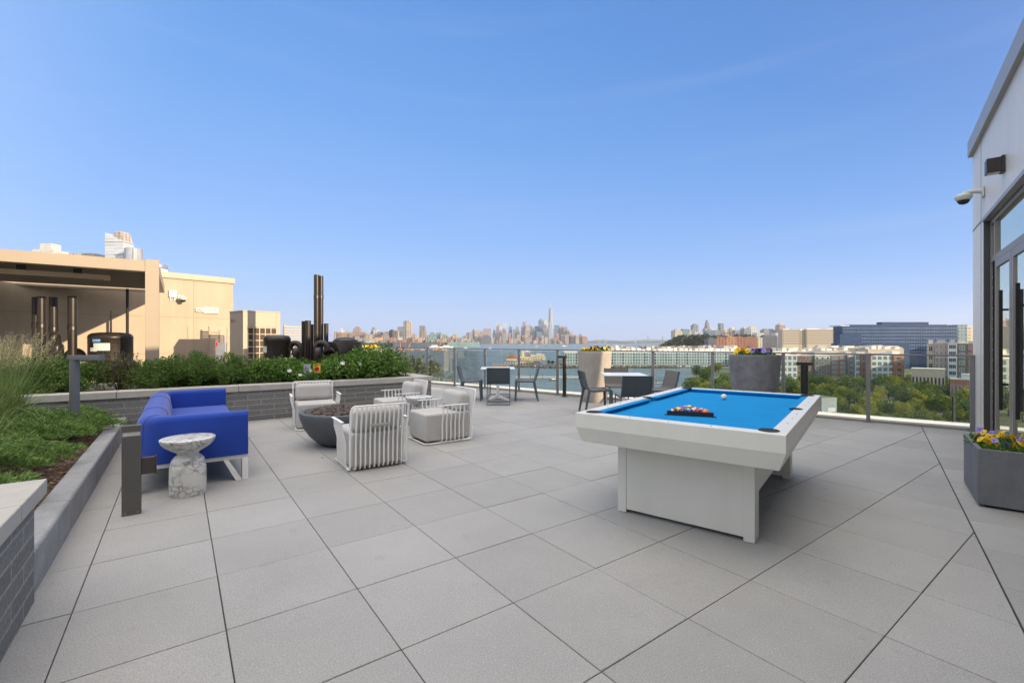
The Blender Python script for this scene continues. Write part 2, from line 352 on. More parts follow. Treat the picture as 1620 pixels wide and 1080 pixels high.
MT['matte_black'] = pm('matte_black', (.010,.010,.010), .8, var=.05)
MT['ink'] = pm('dark_metal', (.034,.027,.022), .36, metal=.45, var=.12, scale=8)
MT['bollard'] = pm('bollard_grey', (.095,.09,.082), .5, var=.05)
MT['polegrey'] = pm('pole_grey', (.15,.16,.175), .5, var=.05)
MT['box_brown'] = pm('box_brown', (.05,.04,.034), .5)
MT['lamp_white'] = pm('lamp_lens', (.62,.60,.55), .5)
MT['rail'] = pm('railing_metal', (.17,.175,.185), .42, metal=.35, var=.04)
MT['parapet'] = pm('parapet_white', (.66,.65,.60), .7, var=.05)
MT['band'] = pm('parapet_band', (.22,.21,.19), .8, var=.1)
MT['glass'] = m_glass()
MT['dark_seat'] = pm('blue_grey_sling', (.040,.056,.068), .55, var=.06, scale=12, bump=.25, bscale=400, bdist=.0005)
MT['taupe'] = pm('taupe_sling', (.125,.118,.108), .6, var=.06, scale=12)
MT['dark_frame'] = pm('blue_grey_frame', (.075,.095,.115), .45, var=.05)
MT['table_top'] = pm('table_top_white', (.66,.69,.72), .3, var=.03)
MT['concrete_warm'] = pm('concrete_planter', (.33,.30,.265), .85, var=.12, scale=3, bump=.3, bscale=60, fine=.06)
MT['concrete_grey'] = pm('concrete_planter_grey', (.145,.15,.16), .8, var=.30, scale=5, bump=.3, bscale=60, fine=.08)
MT['concrete_box'] = pm('concrete_box', (.145,.15,.16), .8, var=.08, scale=9, bump=.2, bscale=120, fine=.06)
MT['bowl'] = pm('bowl_concrete', (.085,.092,.10), .6, var=.08, scale=5, bump=.2, bscale=90)
MT['lava'] = pm('lava_rock', (.085,.070,.062), .95, var=.5, scale=30, bump=.8, bscale=120, bdist=.004)
MT['marble'] = m_marble()
MT['panel'] = pm('metal_panel', (.70,.645,.58), .42, metal=.15, var=.025, scale=1)
MT['panel_dark'] = pm('joint', (.05,.05,.05), .7)
MT['coping'] = pm('coping', (.34,.335,.34), .45, metal=.3, var=.03)
MT['frame_alu'] = pm('door_frame_metal', (.25,.225,.20), .45, metal=.3, var=.03)
MT['jamb'] = pm('dark_jamb', (.05,.048,.045), .5)
MT['beige'] = pm('beige_render', (.37,.305,.225), .85, var=.04, scale=1.2, bump=.15, bscale=120)
MT['beige_trim'] = pm('beige_trim', (.36,.305,.23), .6, var=.03)
MT['tan_metal'] = pm('pergola_tan', (.30,.245,.18), .5, var=.03)
MT['heater'] = pm('heater_tan', (.62,.46,.30), .5)
MT['louver'] = pm('louver', (.30,.26,.22), .55, var=.04)
MT['unit_beige'] = pm('unit_beige', (.34,.285,.21), .5, var=.03)
MT['unit_shaded'] = pm('unit_side_shaded', (.27,.26,.245), .5, var=.03)  # casing tone with the side's shade put in, greyer than the sunlit front
MT['unit_hole'] = pm('coil_dark', (.05,.028,.015), .7, var=.3, scale=20)
MT['galv'] = pm('galvanised', (.42,.43,.45), .38, metal=.7, var=.15, scale=10)
MT['sign_white'] = pm('sign_white', (.52,.54,.48), .5)
MT['sign_green'] = pm('sign_green', (.06,.30,.04), .5)
MT['sign_yellow'] = pm('sign_yellow', (.80,.45,.02), .5)
MT['sign_red'] = pm('sign_red', (.60,.02,.015), .5)
MT['sticker_blue'] = pm('sticker_blue', (.12,.30,.58), .5)
MT['red'] = pm('logo_red', (.40,.02,.03), .5)
MT['logo_grey'] = pm('logo_grey', (.22,.22,.23), .5)
streaks(MT['beige'], .07); streaks(MT['panel'], .05); streaks(MT['pool_white'], .03); streaks(MT['concrete_box'], .12, (5,5,2)); streaks(MT['concrete_grey'], .12, (5,5,1)); streaks(MT['concrete_warm'], .10, (5,5,1)); streaks(MT['cap'], .10, (2,2,2)); streaks(MT['curb'], .12, (2,2,2))
MT['hedge'] = m_leaf('hedge_leaf', (.045,.095,.020), (.15,.25,.05), c3=(.24,.34,.09))
MT['rose'] = m_leaf('rose_leaf', (.050,.115,.018), (.165,.29,.055), c3=(.27,.38,.09))
MT['redleaf'] = m_leaf('red_leaf', (.075,.055,.03), (.13,.14,.045))
MT['juniper'] = m_leaf('juniper_needle', (.085,.165,.038), (.23,.36,.09), trans=.2)
MT['grass'] = m_leaf('grass_blade', (.12,.21,.05), (.38,.47,.17), trans=.35)
MT['plume'] = m_leaf('grass_plume', (.50,.38,.20), (.85,.68,.42), trans=.3)
MT['twig'] = pm('twig', (.07,.045,.03), .9)
MT['bark'] = pm('bark', (.06,.045,.035), .95, var=.3)
MT['tree_a'] = m_leaf('tree_leaf_olive', (.065,.098,.015), (.195,.235,.036), trans=.3)
MT['tree_b'] = m_leaf('tree_leaf_dark', (.035,.070,.018), (.11,.165,.04), trans=.25)
MT['tree_c'] = m_leaf('tree_leaf_light', (.13,.155,.02), (.34,.345,.05), trans=.35)
MT['petal_y'] = m_leaf('petal_yellow', (.75,.42,.005), (.88,.62,.02), trans=.25)
MT['petal_p'] = m_leaf('petal_purple', (.13,.10,.38), (.33,.28,.62), trans=.2)
MT['petal_d'] = m_leaf('petal_dark', (.03,.008,.06), (.08,.02,.14), trans=.1)
MT['petal_w'] = m_leaf('petal_white', (.70,.70,.68), (.85,.85,.83), trans=.2)

# ---------------------------------------------------------------- terrace deck
def pavers():
    bm = bmesh.new()
    def region(frame, u0, u1, w0, w1, ou, ow, S, cuts):
        b2 = bmesh.new(); g = .0024
        iu = int(math.floor((u0-ou)/S)); 
        while ou+iu*S < u1:
            iw = int(math.floor((w0-ow)/S))
            while ow+iw*S < w1:
                a0, a1 = ou+iu*S+g, ou+(iu+1)*S-g; c0, c1 = ow+iw*S+g, ow+(iw+1)*S-g
                ctr = frame((a0+a1)/2, (c0+c1)/2)
                if all((ctr-Vector(co)).dot(Vector(no)) < .7 for co, no in cuts):
                    dz = random.uniform(-.0012, .0012); e = .0022
                    vs_ = [b2.verts.new(frame(x, y, z)) for x, y, z in
                           [(a0,c0,-.05),(a1,c0,-.05),(a1,c1,-.05),(a0,c1,-.05),(a0,c0,-e),(a1,c0,-e),(a1,c1,-e),(a0,c1,-e),
                            (a0+e,c0+e,dz),(a1-e,c0+e,dz),(a1-e,c1-e,dz),(a0+e,c1-e,dz)]]
                    for f in ((0,1,5,4),(1,2,6,5),(2,3,7,6),(3,0,4,7),(4,5,9,8),(5,6,10,9),(6,7,11,10),(7,4,8,11),(8,9,10,11)):
                        b2.faces.new([vs_[i] for i in f])
                iw += 1
            iu += 1
        for co, no in cuts:
            bmesh.ops.bisect_plane(b2, geom=b2.verts[:]+b2.edges[:]+b2.faces[:], plane_co=co, plane_no=no, clear_outer=True)
        me = bpy.data.meshes.new('t'); b2.to_mesh(me); b2.free(); bm.from_mesh(me); bpy.data.meshes.remove(me)
    region(AB, -4, 12, -6, 17, .178, 3.125-6.1, .61, [((.522,0,0),(1,0,0)), ((0,9.70,0),(0,1,0)), ((-15.2,0,0),(-1,0,0))])
    region(lambda x, y, z=0: Vector((x, y, z)), .5, 3, -6, 9.7, .53, .6, .61, [((.530,0,0),(-1,0,0)), ((0,9.70,0),(0,1,0)), ((1.3,0,0),(1,0,0))])
    me = bpy.data.meshes.new('deck_paving'); bm.to_mesh(me); bm.free(); me.materials.append(MT['paver'])
    o = bpy.data.objects.new('deck_paving', me); COL.objects.link(o); struct(o, 'pale grey square concrete pavers of the roof terrace')
pavers()
struct(MB().box(-24, 14, -9, 9.78, -.5, -.049).build('deck_base', MT['gap']))
struct(MB().box(-24, 14, 9.78, 9.80, -.5, .03).box(-24, 1.4, 9.80, 10.22, -.5, .05).build('roof_parapet', MT['parapet'], bevel=.006), 'white parapet edge outside the glass railing')
struct(MB().box(-24, 1.4, 9.702, 9.778, -.04, .035).build('parapet_band', MT['band']))
struct(MB().box(-24, 14, -9, 10.2, -26.6, -.5).build('terrace_building_body', MT['beige']))

# glass railing
rl = thing('glass_railing', 'grey metal post railing with clear glass panels along the terrace edge', 'railing', (0, 9.7, 0))
SP = 1.2365; S0 = 1.097
posts = [S0 - k*SP for k in range(19)]
pb = MB().box(-.028, .028, -.022, .022, .012, 1.12)
pb.box(-.012, .012, .022, .034, .1, 1.05)
p0 = None
for k, x in enumerate(posts):
    if p0 is None:
        p0 = pb.build('post', MT['rail'], rl, bevel=.004); p0.location = (x, 0, 0)
        bp = MB().box(-.075, .075, -.05, .05, 0, .014).build('base_plate', MT['rail'], p0, bevel=.003)
    else:
        q = p0.copy(); COL.objects.link(q); q.location = (x, 0, 0)
        for ch in p0.children: c = ch.copy(); COL.objects.link(c); c.parent = q
gm = MB().box(-SP/2+.035, SP/2-.035, .036, .046, .09, 1.09)
g0 = None
for k in range(len(posts)-1):
    if g0 is None: g0 = gm.build('glass_panel', MT['glass'], rl); g = g0
    else: g = g0.copy(); COL.objects.link(g)
    g.location = ((posts[k]+posts[k+1])/2, 0, 0)
MB().box(posts[-1]-.03, posts[0]+.03, -.026, .026, 1.12, 1.148).build('top_rail', MT['rail'], rl, bevel=.004)

# ---------------------------------------------------------------- planter walls and bed
# the far planter (front face along a = 8.875, right end at b = 4.34)
PA, PB0, PB1, PD = 8.875, -6.5, 4.34, 1.75
w = thing('planter_wall', 'long grey brick planter wall with pale stone cap behind the sofa and lounge chairs', 'planter wall', AB(PB1, PA), ABR)
Lw = PB1-PB0
MB().box(-Lw, 0, 0, .2, 0, .51).box(-.2, 0, .2, PD, 0, .51).box(-Lw, 0, PD, PD+.2, 0, .51).build('brick_face', MT['brick'], w)
j = 0; x = .03
while x > -Lw:
    x1 = x-1.55 if j else x-.47
    MB().box(max(x1+.006, -Lw), x, -.03, .30, .51, .61).build('cap_stone', MT['cap'], w, bevel=.006); x = x1; j += 1
MB().box(-.30, .03, .305, PD+.23, .51, .61).build('cap_stone', MT['cap'], w, bevel=.006)
MB().box(-Lw, -.306, PD-.07, PD+.23, .51, .61).build('cap_stone', MT['cap'], w, bevel=.006)
MB().box(-Lw, -.2, .2, PD, .3, .50).build('soil', MT['soil'], w)
# kerb of the low bed
k_ = thing('granite_kerb', 'rough grey granite kerb holding the juniper bed', 'kerb', AB(-.624, 3.372), ABR)
ys = [0, 1.1, 2.35, 3.6, 4.85, PA-3.372-.004]
for i in range(5):
    MB().box(-.16, 0, ys[i]+.002, ys[i+1]-.002, -.01, .232).build('kerb_stone', MT['curb'], k_, bevel=.022, seg=3, smooth=True)
# near planter wall bottom left
n_ = thing('near_planter_wall', 'grey brick planter wall with wide pale cap in the near left corner', 'planter wall', AB(-.607, 3.37), ABR)
MB().box(-1.6, 0, -6, 0, 0, .53).build('brick_face', MT['brick'], n_)
MB().box(-1.63, .03, -.385, .11, .53, .61).build('cap_stone', MT['cap'], n_, bevel=.005)
MB().box(-.50, .03, -1.55, -.390, .53, .61).build('cap_stone', MT['cap'], n_, bevel=.005)
MB().box(-.50, .03, -6, -1.556, .53, .61).build('cap_stone', MT['cap'], n_, bevel=.005)
# mulch bed
bm = bmesh.new(); bmesh.ops.create_grid(bm, x_segments=90, y_segments=110, size=.5)
o = None
for v in bm.verts:
    bb = -.77 + (v.co.x-.5)*7; aa = 3.40 + (v.co.y+.5)*(PA-3.41)
    zz = .185 + .03*math.sin(bb*2.1+aa)*math.cos(aa*1.7) + random.uniform(-.012, .012) + .03*min(1, -.0-(bb+.8))
    v.co = AB(bb, aa, zz)
me = bpy.data.meshes.new('mulch_bed'); bm.to_mesh(me); bm.free(); me.materials.append(MT['mulch'])
o = bpy.data.objects.new('mulch_bed', me); COL.objects.link(o); struct(o, 'brown bark mulch in the raised bed')
chips = MB()
for i in range(3500):
    bb = random.uniform(-1.75, -.79); aa = random.uniform(3.42, 8.8); s_ = random.uniform(.008, .022); an = random.uniform(0, 3.14)
    p = AB(bb, aa, .20+.02*math.sin(bb*2.1+aa)*math.cos(aa*1.7)+random.uniform(0, .012)); u = Vector((math.cos(an), math.sin(an), random.uniform(-.4,.4)))*s_; v = Vector((-math.sin(an), math.cos(an), random.uniform(-.4,.4)))*s_*.4
    chips.add([p-u-v, p+u-v, p+u+v, p-u+v], [(0,1,2,3)])
MT['chip'] = m_leaf('bark_chip', (.05,.025,.015), (.20,.12,.07), trans=0)
tag(chips.build('bark_chips', MT['chip']), 'loose brown bark chips over the planting bed', 'bark chips', kind='stuff')

# ---------------------------------------------------------------- plants
def rdir():
    z = random.uniform(-1, 1); a = random.uniform(0, 2*math.pi); q = math.sqrt(1-z*z); return Vector((q*math.cos(a), q*math.sin(a), z))
def leaf(mb, p, d, size, wid=.5, bend=.2):
    d = d.normalized(); s_ = d.cross(rdir())
    if s_.length < .01: s_ = d.orthogonal()
    s_.normalize(); n = d.cross(s_)
    mb.add([p, p+d*size*.5+s_*size*wid*.5+n*size*bend*.3, p+d*size, p+d*size*.5-s_*size*wid*.5+n*size*bend*.3], [(0,1,2,3)])
def crown(mb, rx, ry, rz, cz, K, n, rb, size, wid=.55, up=.3, flat_bottom=False):
    for _ in range(K):
        d = rdir(); q = random.random()**.45
        c = Vector((d.x*rx*q, d.y*ry*q, cz+d.z*rz*q))
        if flat_bottom and c.z < cz-rz*.55: c.z = cz-rz*random.uniform(.2, .55)
        r = rb*random.uniform(.6, 1.3)
        for _ in range(n):
            e = rdir(); p = c+e*r*random.random()**.33
            dd = e+Vector((0,0,up))+rdir()*.7
            leaf(mb, p, dd, size*random.uniform(.6, 1.25), wid)
def twigs(mb, n, h, spread, r=.006, z0=0):
    for _ in range(n):
        a = random.uniform(0, 6.28); s_ = random.uniform(.2, 1)*spread
        e = Vector((math.cos(a)*s_, math.sin(a)*s_, z0+h*random.uniform(.7, 1)))
        m1 = e*.5+Vector((random.uniform(-.05,.05), random.uniform(-.05,.05), .03)); m1.z = z0+(e.z-z0)*.55
        mb.tube([(0,0,z0), m1, e], [r, r*.8, r*.4], 5)
def shrub_proto(kind):
    root = thing('shrub', 'x', 'shrub')
    f = MB(); t = MB()
    if kind == 'hedge':
        crown(f, .52, .44, .32, .33, 84, 105, .12, .038, .55, .5, True); twigs(t, 14, .45, .35)
        f.build('foliage', MT['hedge'], root)
    elif kind == 'rose':
        crown(f, .53, .46, .31, .33, 74, 62, .135, .056, .65, .3, True); twigs(t, 16, .5, .4)
        f.build('foliage', MT['rose'], root)
    elif kind == 'red':
        crown(f, .42, .38, .30, .34, 46, 34, .10, .040, .45, .5); twigs(t, 34, .6, .42, .005)
        f.build('foliage', MT['redleaf'], root)
    t.build('stems', MT['twig'], root)
    return root
protos = {k: shrub_proto(k) for k in ('hedge', 'rose', 'red')}
used = set()
def shrub(kind, px, back, z=.50, sc_=1., label='', szz=1.):
    # point on the planter line seen at column px, 'back' metres behind the brick face
    r = (px-810)/F; a = PA+back
    # cam = b*B + a*A ; X = r*Y
    b = a*(sb + r*cb)/(cb - r*sb)
    loc = AB(b, a, z); rz = random.uniform(0, 360)
    if kind in used: o = dup(protos[kind], loc, rz)
    else: o = protos[kind]; used.add(kind); o.location = loc; o.rotation_euler = (0,0,R(rz))
    o.scale = (sc_, sc_, sc_*szz); o['label'] = label; o['group'] = 'shrubs in the brick planter'
    return o
def bloom_rose(mb, p, s_):
    for k in range(6):
        a = k*1.047+random.uniform(-.2,.2); d = Vector((math.cos(a), math.sin(a), .45)); t_ = Vector((-math.sin(a), math.cos(a), 0))
        mb.add([p, p+d*s_*.6+t_*s_*.42, p+d*s_, p+d*s_*.6-t_*s_*.42], [(0,1,2,3)])
S_ = [('hedge', 110, .62, .92, 'rounded green shrub behind the grey light pole in the planter', 1.0),
      ('red', 190, .62, .98, 'reddish twiggy shrub in front of the black exhaust fan', 1.05),
      ('hedge', 236, .60, .80, 'dense green shrub below the tan pergola post', 1.0),
      ('hedge', 292, .62, .92, 'dense dark green shrub below the white dome camera', 1.05),
      ('hedge', 345, .60, .90, 'dense green shrub in front of the grey switch box', 1.02),
      ('hedge', 392, .66, .84, 'dark green shrub below the cooling unit grille', 1.0),
      ('rose', 436, .60, .90, 'leafy rose shrub with one white bloom below the round black tank', .95),
      ('rose', 478, .52, .80, 'low light green rose shrub with white blooms left of the yellow sign', .85),
      ('rose', 516, .58, .86, 'low light green rose shrub right of the yellow sign', .9),
      ('rose', 552, .66, .98, 'rose shrub with white blooms below the wide domed fan', .95),
      ('rose', 586, .66, 1.10, 'tallest rose shrub beside the wide domed fan', 1.05),
      ('hedge', 616, .72, .92, 'glossy dark green shrub at the right end of the planter', .95),
      ('hedge', 60, .66, .88, 'green shrub behind the tall grass in the planter', 1.0),
      ('red', 30, .7, .9, 'thin shrub half hidden by the tall grass', 1.0),
      ('hedge', 318, 1.15, .74, 'shrub in the second row below the exit sign', 1.05),
      ('rose', 460, 1.05, .82, 'rose shrub in the second row below the hooked pipes', 1.0),
      ('rose', 566, 1.15, .95, 'rose shrub in the second row against the domed fan', 1.0),
      ('hedge', 262, 1.15, .72, 'shrub in the second row right of the pergola post', 1.05)]
shr = [shrub(k, px, bk, .50, s_, lb, zz) for k, px, bk, s_, lb, zz in S_]
for i, n in ((6, 1), (7, 2), (9, 2)):
    for _ in range(n):
        fb = MB(); bloom_rose(fb, Vector((0,0,0)), .05); fb.M = Matrix.Translation((0,0,.008)) @ Matrix.Scale(.7, 4); bloom_rose(fb, Vector((0,0,0)), .05)
        f = fb.build('bloom', MT['petal_w'], shr[i])
        # on the side of the bush that faces the deck
        d = (Vector((0,0,1))-shr[i].location); ang = math.atan2(-shr[i].location.y, -shr[i].location.x) - shr[i].rotation_euler.z + random.uniform(-.6,.6)
        f.location = (.47*math.cos(ang), .44*math.sin(ang), random.uniform(.33, .52)); f.rotation_euler = (random.uniform(-.3,.3), R(60), ang)

def juniper_proto(seed):
    random.seed(seed); f = MB(); t = MB(); root = thing('juniper', 'x', 'juniper')
    for _ in range(72):
        a = random.uniform(0, 6.28); q = random.random()**.5
        rx = .40*(1+.2*math.sin(3*a+seed)); x, y = rx*q*math.cos(a), rx*q*math.sin(a)
        z = .05+.15*(1-q**2.2)*random.uniform(.5, 1.2)+.03
        for _ in range(74):
            e = rdir(); e.z = abs(e.z)*.8; p = Vector((x, y, z))+Vector((e.x*.062, e.y*.062, e.z*.045))*random.random()**.4
            leaf(f, p, e+Vector((math.cos(a), math.sin(a), .4))*.6+rdir()*.3, random.uniform(.022, .045), .24, .1)
    for k in range(10):
        a = k*.63+seed; t.tube([(0,0,0), (.2*math.cos(a), .2*math.sin(a), .06), (.38*math.cos(a+.2), .38*math.sin(a+.2), .07)], [.008,.006,.003], 5)
    f.build('foliage', MT['juniper'], root); t.build('stems', MT['twig'], root)
    return root
jp = [juniper_proto(s_) for s_ in (11, 12, 13)]; random.seed(21)
cnt = 0; jused = [0, 0, 0]
spots = []
aa = 3.75
while aa < 8.5:
    bb = -1.12 if aa > 7.4 else (-1.22 if aa > 5.2 else -1.30)
    bb += random.uniform(-.08, .05)
    while bb > -3.9:
        spots.append((bb, aa+random.uniform(-.12, .12))); bb -= random.uniform(.42, .52)
    aa += .43
def ordw(n): return f"{n}{'th' if 10 <= n % 100 <= 20 else {1:'st',2:'nd',3:'rd'}.get(n % 10,'th')}"
jrow = 0; jcol = 0; last = -1
for bb, aa in spots:
    if bb > last: jrow += 1; jcol = 0
    jcol += 1; last = bb
    if abs(bb+1.30) < .1 and 5.6 < aa < 6.1: continue
    k = cnt % 3; loc = AB(bb, aa, .17+random.uniform(-.01,.04)); rz = random.uniform(0, 360)
    if jused[k]: o = dup(jp[k], loc, rz)
    else: o = jp[k]; jused[k] = 1; o.location = loc; o.rotation_euler = (0,0,R(rz))
    s_ = random.uniform(.90, 1.18); o.scale = (s_, s_, s_*random.uniform(.8, 1.35))
    o['label'] = f'low green juniper, {ordw(jcol)} from the kerb in the {ordw(jrow)} row from the near wall'; o['group'] = 'junipers in the raised bed'; cnt += 1

def grass_clump(name, loc, h, n, seed, label, npl=60, lean=(0,0)):
    random.seed(seed); root = thing(name, label, 'ornamental grass', loc, 0, 'tall ornamental grasses'); b_ = MB(); pl = MB(); sd_ = MB()
    for _ in range(n):
        a = random.uniform(0, 6.28); r0 = random.uniform(0, .13); sp = random.uniform(.05, .42)*h*random.uniform(.4, 1.2); hh = h*random.uniform(.45, .92)
        flop = random.random() < .22
        P = []
        for i in range(7):
            t_ = i/6; rr = r0+sp*(t_**2.0)*(1.8 if flop else 1); z = hh*(t_-(.75 if flop else .22)*t_**3)
            P.append(Vector((rr*math.cos(a)+lean[0]*t_*t_, rr*math.sin(a)+lean[1]*t_*t_, z)))
        wv = Vector((-math.sin(a), math.cos(a), random.uniform(-.3,.3)))*random.uniform(.0022, .0042)
        vs_ = []; 
        for i, p in enumerate(P):
            k = 1-(i/6)**2*.9; vs_ += [p-wv*k, p+wv*k]
        b_.add(vs_, [(2*i, 2*i+1, 2*i+3, 2*i+2) for i in range(6)])
    for _ in range(npl):
        a = random.uniform(0, 6.28); r0 = random.uniform(0, .1); sp = random.uniform(.02, .34)*h; hh = h*random.uniform(.85, 1.12)
        P = [Vector(((r0+sp*(i/5)**1.8)*math.cos(a)+lean[0]*(i/5)**2, (r0+sp*(i/5)**1.8)*math.sin(a)+lean[1]*(i/5)**2, hh*(i/5)*(1-.06*(i/5)**3))) for i in range(6)]
        sd_.tube(P, [.0016]*5+[.0008], 3)
        d = (P[5]-P[4]).normalized()
        for k in range(34):
            t_ = random.random(); p = P[4]+(P[5]-P[4])*t_*1.0; e = (rdir()+d*.9).normalized(); ln = random.uniform(.01, .045)*(1.1-t_)
            leaf(pl, p+e*ln, e, random.uniform(.008, .015), .4, 0)
    b_.build('blades', MT['grass'], root); sd_.build('stalks', MT['grass'], root); pl.build('plumes', MT['plume'], root)
    return root
gx = [(G(12, 702, .2), 1.20, 560, 'tall green grass clump with tan plumes nearest the brick planter wall', 130),
      (G(-30, 716, .2), 1.22, 520, 'tall plumed grass clump at the left frame edge', 130),
      (G(-48, 770, .2), .92, 420, 'arching grass clump low at the left frame edge', 16)]
for i, (p, h, n, lb, npl) in enumerate(gx): grass_clump('tall_grass', p, h, n, 40+i, lb, npl)
random.seed(5)
# ---------------------------------------------------------------- sofa
def sofa():
    r = thing('sofa', 'deep blue upholstered sofa with white metal legs in front of the brick planter', 'sofa', AB(.55, 5.17), ABR)
    # local: x to -0.88 (back), y 0..2.75 along the seat
    D_, L_ = .90, 2.78; rc = .26
    path = []
    def ar(cx, cy_, a0, a1, n=8):
        for i in range(n+1):
            a = R(a0+(a1-a0)*i/n); path.append((cx+rc*math.cos(a), cy_+rc*math.sin(a), a))
    path.append((0, 0, R(-90))); path.append((-.15, 0, R(-90))); path.append((-.32, 0, R(-90))); path.append((-.5, 0, R(-90)))
    ar(-D_+rc, rc, 270, 180)
    for q in (.5, .8, 1.1, 1.39, 1.7, 2.0, 2.28): path.append((-D_, q, R(180)))
    ar(-D_+rc, L_-rc, 180, 90)
    path += [(-.5, L_, R(90)), (-.32, L_, R(90)), (-.15, L_, R(90)), (0, L_, R(90))]
    vs_ = []; fs = []; nsec = 0
    zb, zt = .245, .668
    def section(x, y, a):
        n = Vector((math.cos(a), math.sin(a), 0))       # outward normal
        side = abs(n.x)                                 # 1 on the back, 0 on the arms
        t_ = .135+.15*side; rr = min(.055+.04*side, t_/2-.005); lean = .03*side
        S = [(0+.0, zb), (-.0, zb+.12), (.0-lean, zt-rr)]
        for i in range(1, 6): an = R(90*i/5); S.append((-lean-rr*(1-math.cos(an)), zt-rr+rr*math.sin(an)))
        tt = t_-lean
        for i in range(0, 6): an = R(90*i/5); S.append((-tt+rr*(1-math.sin(an)), zt-rr+rr*math.cos(an)))
        S.append((-t_*1.0, zb+.12)); S.append((-t_, zb))
        return [(x+n.x*o_, y+n.y*o_, z) for o_, z in S]
    for x, y, a in path:
        s_ = section(x, y, a); nsec = len(s_); vs_ += s_
    for i in range(len(path)-1):
        for k in range(nsec):
            k2 = (k+1) % nsec; fs.append((i*nsec+k, (i+1)*nsec+k, (i+1)*nsec+k2, i*nsec+k2))
    fs.append(tuple(range(nsec))); fs.append(tuple((len(path)-1)*nsec+k for k in range(nsec-1, -1, -1)))
    body = MB().add(vs_, fs).build('backrest', MT['blue'], r, smooth=True, bevel=.018, seg=3)
    for idx in (8, 14, 15, 18, 20, 24):
        if idx in (15, 20): continue
        sec = section(*path[idx])
        MB().tube([Vector(p)*1.0+Vector((0,0,.001)) for p in sec[1:-1]], .004, 6).build('seam', MT['blue'], body)
    MB().box(-.66, .0, .13, L_-.13, .26, .435).build('seat', MT['blue'], r, smooth=True, bevel=.035, seg=4)
    # base rails and legs
    fr = MB().box(-.84, .0, .02, .08, .205, .243).box(-.84, .0, L_-.08, L_-.02, .205, .243).box(-.06, .0, .08, L_-.08, .205, .243).box(-.84, -.78, .08, L_-.08, .205, .243)
    fr.build('base_frame', MT['white'], r, bevel=.003)
    for y0 in (.0, L_-.12):
        for xs, sg, dg in ((.0, -1, .165), (-.885, 1, .13)):
            m = MB(); wv = .12
            m.box(min(xs, xs+sg*.05), max(xs, xs+sg*.05), y0, y0+wv, 0, .2045)
            if sg > 0: m.build('leg', MT['white'], r); continue
            p = [(xs+sg*.052, .0), (xs+sg*dg, .2045), (xs+sg*(dg+.04), .2045), (xs+sg*.105, .0)]
            v2 = [(q[0], y0+.001, q[1]) for q in p]+[(q[0], y0+wv-.001, q[1]) for q in p]
            m.add(v2, [(0,1,2,3), (7,6,5,4), (0,4,5,1), (1,5,6,2), (2,6,7,3), (3,7,4,0)])
            m.build('leg', MT['white'], r)
    MB().box(.001, .006, .03, .045, .32, .37).build('care_tag', MT['sign_white'], r)
sofa()

# ---------------------------------------------------------------- marble tables
def marble_table(loc, label):
    prof = [(.132,0),(.136,.02),(.138,.12),(.136,.235),(.131,.262),(.126,.268),(.125,.276),(.128,.284),(.120,.31),(.098,.338),(.080,.352),(.078,.362),(.092,.378),(.13,.40),(.17,.428),(.196,.460),(.206,.485),(.206,.497),(.200,.501),(.10,.501),(.01,.501)]
    o = MB().lathe(prof, 56).build('marble_side_table', MT['marble'], smooth=True, loc=loc, ang=50, rotz=random.uniform(0,360))
    return tag(o, label, 'side table', 'hourglass marble side tables')
marble_table(AT(297.5, 4.05), 'hourglass white marble side table with grey veins in front of the blue sofa')
marble_table(AT(663, 7.05), 'hourglass marble side table between the two right-hand lounge chairs')

# ---------------------------------------------------------------- lounge chairs
def lounge_chair(label):
    t = thing('lounge_chair', label, 'lounge chair', group='white slatted lounge chairs around the fire bowl')
    MB().box(-.285, .285, -.37, .275, .032, .395).build('seat_cushion', MT['grey_fabric'], t, smooth=True, bevel=.03, seg=5)
    c = MB(); c.M = Matrix.Translation((0, .20, .525)) @ Matrix.Rotation(R(-7), 4, 'X'); c.box(-.275, .275, -.095, .095, -.135, .135)
    c.build('back_cushion', MT['grey_fabric'], t, smooth=True, bevel=.075, seg=6)
    # back slats: eleven bars, wrapped under the seat
    ctr = [(.10,.018),(.25,.018),(.29,.03),(.302,.07),(.305,.30),(.320,.42),(.345,.56),(.362,.668)]
    for k in range(11):
        x = -.245+.049*k
        MB().tube([(x, y, z) for y, z in ctr], 0, 4, flat=(.013, .020)).build('back_slat', MT['white'], t)
    P = [(-.302, y, z) for y, z in ctr[:-1]]+[(-.302,.360,.645),(-.294,.3635,.668),(-.272,.366,.682),(.272,.366,.682),(.294,.3635,.668),(.302,.360,.645)]+[(.302, y, z) for y, z in ctr[:-1][::-1]]
    MB().tube(P, .0095, 8).build('back_frame', MT['white'], t, smooth=True)
    for sx_ in (-1, 1):
        rl_ = MB(); rl_.box(-.014, .018, -.215, .215, -.005, .005); o = rl_.build('armrest', MT['white'], t, bevel=.003); o.location = (sx_*.352, -.005, .505)
        for k in range(6):
            y = -.15+.062*k
            pr = [(.10,.018),(.285,.018),(.308,.03),(.314,.07),(.314,.27),(.330,.345),(.350,.42),(.351,.501)]
            MB().tube([(sx_*a, y, z) for a, z in pr], 0, 4, flat=(.013, .018)).build('arm_slat', MT['white'], t)
    MB().tube([(-.30,.25,.014),(-.30,-.33,.014),(-.26,-.385,.014),(.26,-.385,.014),(.30,-.33,.014),(.30,.25,.014)], .009, 8).build('floor_rail', MT['white'], t, smooth=True)
    MB().box(-.10, .10, .338, .352, .46, .488).build('strap', MT['strap'], t, bevel=.004)
    return t
def rot_face(h): return h+90+YAW
